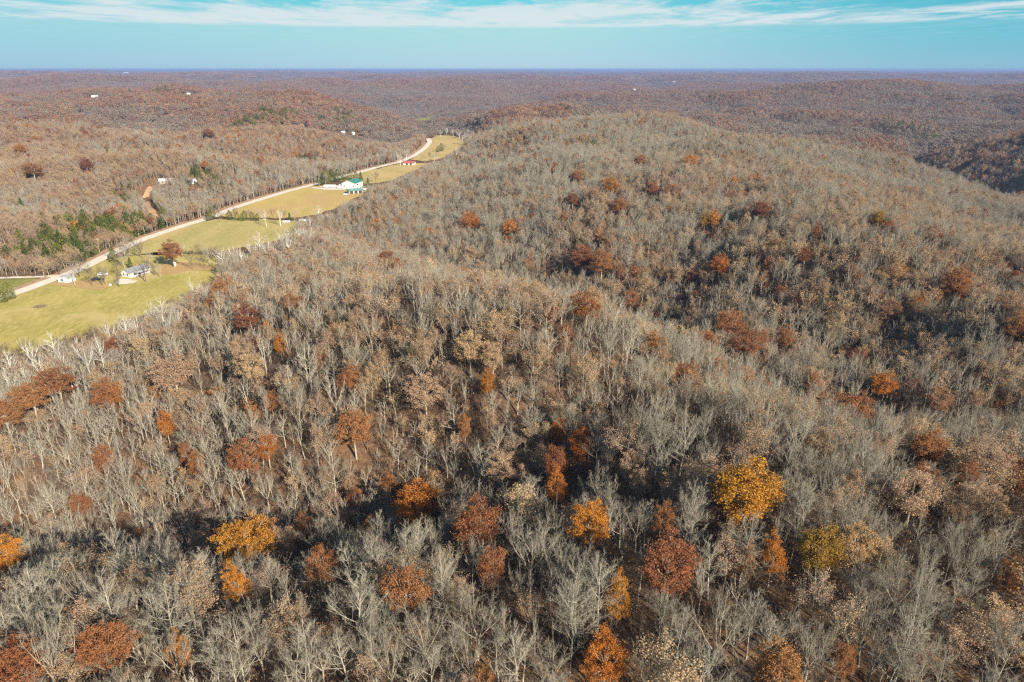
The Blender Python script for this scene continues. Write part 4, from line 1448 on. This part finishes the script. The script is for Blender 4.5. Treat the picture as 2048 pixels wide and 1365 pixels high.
bare_mid, tan_mid, leaf_mid, ced_mid = [], [], [], []
for i in range(5):
    tr, cr, tips, g = bare_geo(600 + i, FORMS[i], 16, 8.0, nl=7, nsub=4, ntw=3, nsp=2, tw=0.045, r0=0.20)
    bare_mid.append(grow([(tr, M['bark']), (cr[0], M['bark'] if i % 2 else M['bark_far']), (cr[1], M['twig_far'] if i % 2 else M['twig'])], f'bare_mid_{i:02d}'))
for i in range(4):
    tr, cr, tips, g = bare_geo(640 + i, FORMS[i], 15, 8.2, nl=7, nsub=4, ntw=3, nsp=2, tw=0.042, r0=0.19)
    n = (760, 540, 900, 660)[i]
    p = tips[g.integers(0, len(tips), n)] + g.normal(0, 0.35, (n, 3))
    tan_mid.append(grow([(tr, M['bark_far']), (cr[0], M['bark_far']), (cr[1], M['twig_far']), (cards(p, np.full(n, 0.21), g, 0.4), M[('tan', 'brown', 'pink', 'brown')[i]])], f'tan_mid_{i:02d}'))
for i in range(6):
    tr, cr = leafy_geo(660 + i, 7.5, 14, LSH[i][0], 80, 26, 0.26)
    leaf_mid.append(grow([(tr, M['bark_far']), (cr, M[('rust', 'brown', 'red', 'rust', 'brown', 'orange')[i]])], f'leaf_mid_{i:02d}'))
for i in range(3):
    tr, cr = cedar_geo(680 + i, 9, 5, 260, 0.42, i > 0)
    ced_mid.append(grow([(tr, M['bark_dark']), (cr, M['cedar'] if i else M['pine'])], f'cedar_mid_{i:02d}'))


def rest(m, near, mid):
    i = np.nonzero(m & ~single)[0]
    q = np.where(rr[i] < R_NEAR, rng.integers(0, len(near), len(i)), len(near) + rng.integers(0, len(mid), len(i)))
    s = np.column_stack([Wt[i] / 8, Wt[i] / 8, Ht[i] / 16])
    return np.column_stack([X[i], Y[i], Z[i] - 0.15]), s, rng.uniform(0, 6.28, len(i)), q


b_ = rest(kind == 0, bare_near, bare_mid)
ux, uy = hexgrid(-330, 330, 34, 330, 3.1)
k = (np.abs(np.arctan2(ux, uy)) < R(46)) & (np.hypot(ux, uy) < 330) & (rng.uniform(size=len(ux)) < 0.55)
ux, uy = ux[k], uy[k]
k, _ = free(ux, uy)
ux, uy = ux[k], uy[k]
n = len(ux)
uh = rng.uniform(3.2, 6.5, n)
uw = uh * rng.uniform(0.55, 0.95, n)
under = []
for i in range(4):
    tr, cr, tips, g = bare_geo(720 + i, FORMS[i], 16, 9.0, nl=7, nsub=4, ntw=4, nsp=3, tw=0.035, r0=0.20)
    under.append(grow([(tr, M['bark_dark']), (cr[0], M['bark_dark']), (cr[1], M['bark_dark'])], f'bare_under_{i:02d}'))  # all in dark bark, so the gaps between taller trees look shadowed
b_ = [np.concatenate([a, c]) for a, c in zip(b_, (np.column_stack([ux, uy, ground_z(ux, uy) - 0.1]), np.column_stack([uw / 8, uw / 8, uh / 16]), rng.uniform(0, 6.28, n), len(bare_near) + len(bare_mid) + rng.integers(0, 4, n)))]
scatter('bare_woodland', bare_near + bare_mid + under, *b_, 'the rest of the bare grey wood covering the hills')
scatter('oak_woodland', tan_near + tan_mid, *rest(kind == 1, tan_near, tan_mid), 'the rest of the tan leaved oaks through the wood')
scatter('autumn_woodland', leaf_mid, *rest(kind == 2, leaf_mid[:1], leaf_mid), 'scattered rust leaved trees through the farther wood')
scatter('cedar_woodland', ced_mid, *rest(kind == 3, ced_mid[:1], ced_mid), 'green cedars scattered through the farther wood')

# low saplings and brush on the forest floor
bx, by = hexgrid(-420, 420, 34, 420, 2.9)
k = (np.abs(np.arctan2(bx, by)) < R(46)) & (np.hypot(bx, by) < 480) & (rng.uniform(size=len(bx)) < 0.6 * (fbm(bx / 22, by / 22, 97, 3) > 0.4))
bx, by = bx[k], by[k]
ok, _ = free(bx, by)
bx, by = bx[ok], by[ok]
brush = []
for i in range(5):
    g = np.random.default_rng(700 + i)
    st = []
    for q in range(34):
        a, t = g.uniform(0, 6.28), g.uniform(0.15, 0.9)
        p = np.array([g.normal(0, 0.6), g.normal(0, 0.6), 0])
        d = np.array([math.cos(a) * t, math.sin(a) * t, 1.0])
        L = g.uniform(1.2, 3.4)
        e = p + d * L
        st.append((*p, *e, 0.028, 0))
        for w in range(3):
            f = p + d * L * g.uniform(0.3, 0.8)
            st.append((*f, *(f + (d + g.normal(0, 0.6, 3)) * L * 0.3), 0.02, 0))
    lv = cards(np.array([s[3:6] for s in st])[g.integers(0, len(st), 60)] + g.normal(0, 0.15, (60, 3)), np.full(60, 0.13), g)
    brush.append(grow([(spikes(st), M['bark_dark']), (lv, M['brown'])], f'brush_{i:02d}'))  # stem colour darkened to deepen the shadow near the floor
n = len(bx)
scatter('undergrowth', brush, np.column_stack([bx, by, ground_z(bx, by) - 0.05]), np.repeat(rng.uniform(0.5, 1.3, n)[:, None], 3, 1), rng.uniform(0, 6.28, n), rng.integers(0, 5, n),
        'thin brown brush and saplings on the forest floor')


# far woods: groups of small crowns
def patch(seed, n, rad, name, mats, card, per, mix):
    g = np.random.default_rng(seed)
    P = [[] for _ in mats]
    segs = []
    for i in range(n):
        a, r = g.uniform(0, 6.28), rad * math.sqrt(g.uniform())
        x, y, h, w = r * math.cos(a), r * math.sin(a), g.uniform(8, 13), g.uniform(5.0, 8.0)
        j = g.choice(len(mats) - 1, p=mix)
        d = g.normal(size=(per, 3))
        d /= np.linalg.norm(d, axis=1, keepdims=True)
        d[:, 2] = np.abs(d[:, 2]) * 1.1 - 0.25
        c = np.column_stack([x + d[:, 0] * w / 2, y + d[:, 1] * w / 2, h * 0.68 + d[:, 2] * h * 0.30])
        P[j].append(c)
        segs.append((x, y, 0, x, y, h * 0.7, 0.22, 0.12))
    parts = [(tubes(segs, 3), mats[-1])]
    for j in range(len(mats) - 1):
        if P[j]:
            c = np.vstack(P[j])
            parts.append((cards(c, np.full(len(c), card), g, 1.6), mats[j]))
    return grow(parts, name)


M['far_grey'] = mat_leaf('far_shaded_twigs', ((0.20, 0.165, 0.135), (0.26, 0.215, 0.175), (0.33, 0.275, 0.225)), 0.1)  # twig grey lowered in tone so far hollows show as shaded lines
M['far_brown'] = mat_leaf('far_brown_leaves', ((0.28, 0.175, 0.105), (0.35, 0.225, 0.135), (0.43, 0.29, 0.18)), 0.1)
M['far_red'] = mat_leaf('far_red_leaves', ((0.27, 0.125, 0.08), (0.34, 0.15, 0.098), (0.41, 0.20, 0.13)), 0.1)
far_m = [M['far_grey'], M['far_brown'], M['far_red'], M['bark_far']]
MIXES = [(0.93, 0.06, 0.01), (0.88, 0.10, 0.02), (0.52, 0.37, 0.11), (0.42, 0.40, 0.18), (0.10, 0.42, 0.48), (0.14, 0.34, 0.52)]
pc = [patch(800 + i, 9, 10.5, f'far_a_{i:02d}', far_m, 0.52, 84, MIXES[i]) for i in range(6)]
pd = [patch(830 + i, 46, 30, f'far_b_{i:02d}', far_m, 1.05, 28, MIXES[i]) for i in range(6)]


def logpolar(r0, r1, step):
    pts = []
    r = r0
    while r < r1:
        s = step(r)
        a = np.arange(-R(43), R(43), s / r)
        a = a + rng.uniform(-0.4, 0.4, len(a)) * s / r
        q = r + rng.uniform(-0.4, 0.4, len(a)) * s
        pts.append(np.column_stack([q * np.sin(a), q * np.cos(a)]))
        r += s * 0.9
    return np.vstack(pts)


fa = logpolar(R_MID + 3, 4200, lambda r: 14.0 + (r - 1300) * 0.0022)
fb = logpolar(4200, 20000, lambda r: 42 + (r - 4200) * 0.0045)
F = np.vstack([fa, fb])
ok, _ = free(F[:, 0], F[:, 1])
F = F[ok]
n = len(F)
fz = ground_z(F[:, 0], F[:, 1])
# oaks hold red leaves on the ridges; hollows take grey, darkened to suggest shade
lift = (fz - np.minimum.reduce([ground_z(F[:, 0] + a, F[:, 1] + b) for a, b in ((150, 0), (-150, 0), (0, 150), (0, -150))])) / 30
lift = lift + 1.6 * (fbm(F[:, 0] / 900, F[:, 1] / 700, 91, 3) - 0.5) + rng.normal(0, 0.16, n) - 0.42 * (1 - sstep(1150, 1900, np.hypot(F[:, 0], F[:, 1])))
pick = np.where(lift > 0.62, 4, np.where(lift > 0.22, 2, 0)) + rng.integers(0, 2, n)
pick = pick + 6 * (np.hypot(F[:, 0], F[:, 1]) > 4200)
sc = rng.uniform(0.8, 1.2, n)
scatter('far_woodland', pc + pd, np.column_stack([F, fz - 0.4]), np.column_stack([sc, sc, rng.uniform(0.8, 1.15, n)]), rng.uniform(0, 6.28, n), pick,
        'brown and purple woods rolling away to the horizon',
        np.column_stack([ground_z(F[:, 0] + 15, F[:, 1]) - ground_z(F[:, 0] - 15, F[:, 1]), ground_z(F[:, 0], F[:, 1] + 15) - ground_z(F[:, 0], F[:, 1] - 15)]) / 30)
# far cedar groves as dark patches among the woods
gx, gy = [], []
for x, y, r, d in CP_W:
    if math.hypot(x, y) > R_MID:
        m_ = 30
        gx.append(x + rng.normal(0, r * 0.5, m_))
        gy.append(y + rng.normal(0, r * 0.9 + 12, m_))
if gx:
    gx, gy = np.concatenate(gx), np.concatenate(gy)
    n = len(gx)
    scatter('cedar_grove', [cp.copy() for cp in ced_mid], np.column_stack([gx, gy, ground_z(gx, gy) + 3.5]), np.repeat(rng.uniform(0.9, 1.5, n)[:, None], 3, 1), rng.uniform(0, 6.28, n), rng.integers(0, 3, n),
            'dark green cedar groves on the distant hills')


# ------------------------------------------------------------------ buildings
def gable(name, label, cat, loc, rz, Wd, L, wall_h, roof_h, wall_m, roof_m, over=0.4, doors=(), windows=(), chimney=None, group=None):
    """front gable faces local -y, ridge along +y"""
    e = empty(name, loc, rz)
    tag(e, label, cat, group)
    h = Wd / 2
    b = MB()
    b.prism([(-h, -0.3), (h, -0.3), (h, wall_h), (0, wall_h + roof_h), (-h, wall_h)], 'y', 0, L)
    b.build('wall', wall_m, e)
    t = 0.16
    k = roof_h / h
    ov = over
    r = MB()
    e0 = wall_h - k * ov
    r.prism([(-h - ov, e0 + 0.03), (0, wall_h + roof_h + 0.03), (h + ov, e0 + 0.03), (h + ov, e0 + 0.03 + t), (0, wall_h + roof_h + 0.03 + t * 1.2), (-h - ov, e0 + 0.03 + t)], 'y', -ov, L + ov)
    ro = r.build('roof', roof_m, e)
    if chimney:
        cx, cyy = chimney
        MB().box(cx - 0.35, cyy - 0.35, wall_h + roof_h * 0.4, cx + 0.35, cyy + 0.35, wall_h + roof_h + 0.8).build('chimney', M['brick'], ro)
    for side, a0, a1, z1, m in doors:
        d = MB()
        if side == 'front':
            d.box(a0, -0.07, 0, a1, 0.06, z1)
        elif side == 'right':
            d.box(h - 0.06, a0, 0, h + 0.07, a1, z1)
        else:
            d.box(-h - 0.07, a0, 0, -h + 0.06, a1, z1)
        d.build('door', m, e)
    for side, a0, a1, z0, z1 in windows:
        f, p = MB(), MB()
        if side == 'front':
            f.box(a0 - 0.1, -0.05, z0 - 0.1, a1 + 0.1, 0.05, z1 + 0.1)
            p.box(a0, -0.08, z0, a1, 0.0, z1)
        elif side == 'right':
            f.box(h - 0.05, a0 - 0.1, z0 - 0.1, h + 0.05, a1 + 0.1, z1 + 0.1)
            p.box(h, a0, z0, h + 0.08, a1, z1)
        else:
            f.box(-h - 0.05, a0 - 0.1, z0 - 0.1, -h + 0.05, a1 + 0.1, z1 + 0.1)
            p.box(-h - 0.08, a0, z0, -h, a1, z1)
        w = f.build('window', M['white'], e)
        p.build('pane', M['glass'], w)
    return e


def frame(p0, p1):
    """front wall from pixel p0 (left foot) to p1 (right foot) -> centre, width, yaw"""
    a, b = np.array(W(*p0)), np.array(W(*p1))
    c, d = (a + b) / 2, b - a
    return (float(c[0]), float(c[1])), float(np.hypot(*d)), math.atan2(d[1], d[0])


(hx, hy), hw, hr = frame((241, 554), (264, 557.5))
fh = gable('farmhouse', 'white farmhouse with grey shingle roof and side porch among bare trees', 'house', (hx, hy, 0.2), hr, 6.6, 13.0, 2.7, 1.7, M['white'], M['shingle'], 0.5,
           doors=[('right', 5.6, 6.6, 2.1, M['dark'])], windows=[('front', -1.8, -0.8, 1.0, 2.1), ('front', 0.9, 1.9, 1.0, 2.1), ('right', 2.2, 3.6, 0.9, 2.1), ('right', 8.2, 9.6, 0.9, 2.1), ('right', 10.6, 11.6, 0.9, 2.1)], chimney=(-0.9, 8.0))
p = MB()
p.prism([(3.3, 2.48), (5.5, 2.10), (5.5, 2.22), (3.3, 2.60)], 'y', 3.0, 10.5)
pr = p.build('porch_roof', M['white'], fh)
p = MB()
p.box(3.3, 3.0, -0.2, 5.4, 10.5, 0.18)
p.build('porch_floor', M['wood'], fh)
for yy in (3.1, 5.5, 7.9, 10.3):
    MB().box(5.22, yy - 0.06, 0.18, 5.34, yy + 0.06, 2.13).build('porch_post', M['white'], fh)
p = MB()
for zz in (0.55, 0.95):
    p.box(5.25, 3.17, zz, 5.31, 10.24, zz + 0.07)
p.build('porch_rail', M['white'], fh)

(sx0, sy0), sw, sr = frame((116, 566), (140, 567))
gable('garden_shed', 'small pale blue shed with one dark window beside the gravel road', 'shed', (sx0, sy0, 0.2), sr, 6.4, 5.0, 2.5, 1.0, M['blue_siding'], M['grey_metal'], 0.3,
      doors=[('right', 1.2, 2.4, 2.0, M['white'])], windows=[('front', -1.5, -0.1, 1.1, 1.8)])
(bx0, by0), bw, br = frame((683, 376.5), (712, 377))
gb = gable('metal_barn', 'large white metal barn with a dark green roof beside the driveway', 'barn', (bx0, by0, 0.2), br - 0.12, 14.0, 17.0, 4.4, 2.4, M['white_metal'], M['green_metal'], 0.4,
           doors=[('front', -1.6, 2.2, 3.4, M['white']), ('right', 3.0, 6.5, 3.2, M['dark']), ('right', 9.0, 10.0, 2.1, M['white'])], windows=[('front', -5.0, -3.8, 1.2, 2.2), ('front', 4.4, 5.6, 1.2, 2.2)])
p = MB()
p.prism([(-10.6, -0.2), (-7.03, -0.2), (-7.03, 4.0), (-10.6, 2.7)], 'y', 1.5, 13.5)
p.build('lean_to', M['white_metal'], gb)
p = MB()
p.prism([(-10.9, 2.66), (-7.03, 4.06), (-7.03, 4.18), (-10.9, 2.78)], 'y', 1.2, 13.8)
p.build('lean_to_roof', M['white_metal'], gb)
(px0, py0), pw, pr_ = frame((688, 386.5), (703, 388.5))
pb = gable('pole_barn', 'low open pole barn with a faded teal roof in front of the white barn', 'barn', (px0, py0, 0.2), pr_ - 0.5, 7.6, 13.0, 2.5, 1.3, M['white_metal'], M['teal_metal'], 0.5,
           doors=[('right', 1.2, 4.2, 2.2, M['dark']), ('right', 5.2, 8.2, 2.2, M['dark']), ('right', 9.0, 12.0, 2.2, M['dark'])])
(rx0, ry0), rw, rrz = frame((808.5, 330), (829, 330.3))
gable('red_shed', 'long low red roofed shed with white ends at the far side of the straw meadow', 'shed', (*W(830, 330.2), 0.2), rrz + math.pi / 2, 7.5, 13.6, 2.2, 1.9, M['white_metal'], M['red_metal'], 0.4,
      doors=[('left', 3.0, 5.4, 2.0, M['dark']), ('left', 7.5, 9.9, 2.0, M['dark'])])
SMALL = [(0, 'house', 'long grey roofed house in the western woods beside the bare track', 11, 5.5, 'wood', 'grey_metal', 1.2),
         (1, 'shed', 'pale blue metal shed in the western woods right of the grey house', 6, 4.5, 'blue_siding', 'grey_metal', -1.0),
         (2, 'house', 'leftmost pale roofed house of the three far in the western woods', 8, 4, 'white', 'white_metal', 0.9),
         (3, 'house', 'middle white roofed house of the three far in the western woods', 7, 5, 'brick', 'white_metal', 1.2),
         (4, 'house', 'rightmost cream house of the three, on a small green clearing', 6, 4, 'concrete', 'white_metal', 0.6),
         (5, 'house', 'white house standing on the distant red ridge', 12, 7, 'white', 'white_metal', 0.8),
         (6, 'barn', 'long white building on the far plateau near the horizon', 20, 6, 'white', 'white_metal', 1.5),
         (7, 'barn', 'white building in the far blue woods behind the red ridge', 9, 5, 'white', 'white_metal', 1.5),
         (8, 'barn', 'white building far off in the purple woods on the left', 11, 5, 'white', 'white_metal', 1.5),
         (9, 'barn', 'small white building far off left of the brown hill', 6, 4, 'white', 'white_metal', 1.4)]
FARB = [(1640, 169, 6, 'leftmost tiny white building of the row in the far blue woods'), (1667, 172, 5, 'tiny white building second in the far blue row from the left'), (1720, 171, 7, 'longest tiny white building in the middle of the far blue row'),
        (1790, 172, 5, 'rightmost tiny white building at the low end of the far blue row'), (1830, 165, 8, 'tiny white building just above the right end of the far blue row'), (1920, 160, 7, 'tiny white building nearest the right horizon in the blue woods'), (248, 148, 9, 'tiny white building on the left horizon')]
for px_, py_, wpx, lb in FARB:
    x, y, s_ = hit(px_, py_, smax=9000)
    HAMW.append((x, y, s_))
    KEEP.append((x, y, 12))
    SMALL.append((len(HAMW) - 1, 'barn', lb, wpx, wpx * 0.6, 'white', 'white_metal', 1.45))
for i, nm, lb, L, w_, wm, rm, yaw in SMALL:
    x, y, s = HAMW[i]
    if i > 1:
        L, w_ = L * s / FPX, w_ * s / FPX
    hh = 2.3 if i < 5 else max(2.5, 2.0 * s / FPX)
    gable('far_' + nm if False else ('house' if nm == 'house' else nm if nm != 'barn' else 'white_barn'), lb, nm, (x, y, gz(x, y) + 0), -yaw, w_, L, hh, 1.8 if i < 6 else 3.5, M[wm], M[rm], 0.4,
          doors=[('front', -0.5, 0.6, 2.1, M['dark'])], windows=[('right', 2.0, 3.4, 1.0, 2.1), ('right', L - 4, L - 2.6, 1.0, 2.1)])


# ------------------------------------------------------------------ vehicles and yard things
def car(label, cat, loc, rz, paint, L=4.6, van=False, nm='parked_car'):
    e = empty(nm, loc, rz)
    tag(e, label, cat)
    h = L / 2
    if van:
        prof = [(-h, 0.45), (h, 0.45), (h, 1.1), (h - 0.5, 1.25), (h - 1.2, 2.1), (-h, 2.15)]
        gl = [(h - 1.15, 2.0), (h - 0.55, 1.3), (h - 1.7, 1.3), (h - 1.7, 2.0)]
    else:
        prof = [(-h, 0.45), (h, 0.45), (h, 0.85), (h - 1.1, 0.98), (h - 1.9, 1.5), (-h + 1.1, 1.52), (-h + 0.3, 1.0), (-h, 0.95)]
        gl = [(h - 1.35, 1.02), (h - 1.95, 1.42), (-h + 1.2, 1.44), (-h + 0.7, 1.02)]
    MB().prism(prof, 'y', -0.85, 0.85).build('body', paint, e)
    for s in (-1, 1):
        MB().prism(gl, 'y', s * 0.85, s * 0.875).build('side_window', M['glass'], e)
    for x in (-h + 0.85, h - 0.85):
        for s in (-1, 1):
            MB().cyl((x, s * 0.68, 0.34), (x, s * 0.90, 0.34), 0.34).build('wheel', M['rubber'], e)
    return e


def at(px, py, z=0.28):
    return (*W(px, py), z)


car('white pickup parked under bare trees left of the farmhouse', 'car', at(206, 552), 0.5, M['car_white'], 5.0)
car('dark car parked between the pale blue shed and the farmhouse', 'car', at(192, 562), 0.3, M['car_dark'])
car('white van parked at the right end of the white metal barn', 'van', at(718, 376), 0.6, M['car_white'], 5.4, True, 'parked_van')
car('white car parked in front of the teal roofed pole barn', 'car', at(692, 391), 0.3, M['car_white'])
car('white van parked on the left end of the barn yard', 'van', at(681, 377.5), 0.2, M['car_white'], 5.4, True, 'parked_van')
car('white van among clutter right of the teal pole barn', 'van', at(732, 382), 1.2, M['car_white'], 5.2, True, 'parked_van')


def trailer(label, loc, rz, L=9.0, low=1.0):
    e = empty('camper_trailer', loc, rz)
    e.scale = (1, 1, low)
    tag(e, label, 'trailer')
    h = L / 2
    MB().prism([(-h, 0.6), (h, 0.6), (h + 0.3, 1.4), (h - 0.2, 2.7), (-h + 0.3, 2.8), (-h - 0.1, 2.4)], 'y', -1.2, 1.2).build('body', M['canvas'], e)
    MB().cyl((h, 0, 0.5), (h + 1.3, 0, 0.5), 0.07).build('tow_bar', M['rubber'], e)
    for s in (-1, 1):
        MB().cyl((-0.4, s * 1.0, 0.4), (-0.4, s * 1.24, 0.4), 0.38).build('wheel', M['rubber'], e)
    MB().box(-1.6, -1.23, 1.5, -0.4, -1.2, 2.2).build('window', M['glass'], e)
    MB().box(1.0, -1.23, 0.75, 1.7, -1.2, 2.4).build('door', M['grey_metal'], e)
    return e


trailer('long white trailer parked on the grass left of the white metal barn', at(660, 376.5), 0.05, 11)
trailer('pale blue white trailer half hidden by creek trees at the meadow end', at(606, 444), -0.1, 5.0, 0.6)
trailer('low white trailer at the hedge end of the pale green meadow', at(573, 446), 0.1, 5.0, 0.45)
x, y = W(350, 533)
e = tag(empty('water_tank', (x, y, 0.25)), 'small upright white tank on orange leaves under the rust oak', 'tank')
MB().cyl((0, 0, 0), (0, 0, 2.0), 0.75, 0.75, 18).build('body', M['car_white'], e)
MB().cyl((0, 0, 2.0), (0, 0, 2.3), 0.74, 0.3, 18).build('lid', M['car_white'], e)
x, y = W(222, 573)
e = tag(empty('barrel', (x, y, 0.25)), 'blue white barrel lying at the meadow edge below the farmhouse', 'barrel')
MB().cyl((-0.7, 0, 0.55), (0.7, 0, 0.55), 0.55, 0.55, 16).build('body', M['blue_siding'], e)
MB().cyl((0.7, 0, 0.55), (0.76, 0, 0.55), 0.45, 0.45, 16).build('lid', M['dark'], e)
# heap of brush out on the meadow
x, y = W(80, 615)
M['straw'] = mat_bark('dry_brush', (0.27, 0.22, 0.15), (0.34, 0.28, 0.19))
g = np.random.default_rng(9)
st = []
for i in range(260):
    a, r = g.uniform(0, 6.28), g.uniform(0.6, 2.2)
    p = np.array([r * math.cos(a) * 1.5, r * math.sin(a), g.uniform(0, 0.6)])
    d = g.normal(size=3) * np.array([1, 1, 0.4])
    d /= np.linalg.norm(d)
    st.append((*p, *(p + d * g.uniform(0.6, 1.6)), 0.06, 0))
v, f = spikes(st)
o = mesh_obj('brush_pile', v, f, M['straw'])
o.location = (x, y, 0.2)
tag(o, 'low brown ring of brush lying on the yellow green meadow', 'brush pile')


# utility poles beside the road
def pole(loc, rz, label, h=9.5):
    e = tag(empty('utility_pole', loc, rz), label, 'utility pole', 'utility poles along the gravel road')
    MB().cyl((0, 0, -0.3), (0, 0, h), 0.16, 0.11, 8).build('pole', M['wood'], e)
    MB().box(-1.1, -0.06, h - 0.9, 1.1, 0.06, h - 0.77).build('crossarm', M['wood'], e)
    for q in (-0.95, 0.0, 0.95):
        MB().cyl((q, 0, h - 0.77), (q, 0, h - 0.55), 0.06, 0.05, 8).build('insulator', M['white'], e)


for px, py, lb in ((639, 376, 'pale utility pole where the driveway leaves the road to the green roofed barn'), (508, 398, 'utility pole on the bank beside the golden meadow road'),
                   (352, 449, 'utility pole beside the road bend near the bare track'), (278, 474, 'utility pole on the wooded bank above the pale green meadow'), (200, 508, 'utility pole on the road bank left of the farmhouse')):
    x, y = W(px, py)
    pole((x, y, gz(x, y) + 0.2), 0.2, lb)


# ------------------------------------------------------------------ the air
def build_haze(dens):
    m, t, o = new_mat('haze_air')
    pv = N(t, 'ShaderNodeVolumePrincipled')
    pv.inputs['Color'].default_value = HAZE_COL
    pv.inputs['Density'].default_value = dens
    pv.inputs['Anisotropy'].default_value = 0.0
    t.links.new(pv.outputs[0], o.inputs['Volume'])
    b = MB()
    b.box(-43000, -43000, -60, 43000, 43000, 112)
    ob = b.build('haze', m)
    tag(ob, 'thin blue haze lying over the distant woods', 'haze', kind='stuff')


HAZE_COL = (0.33, 0.47, 0.86, 1)
build_haze(9.0e-5)
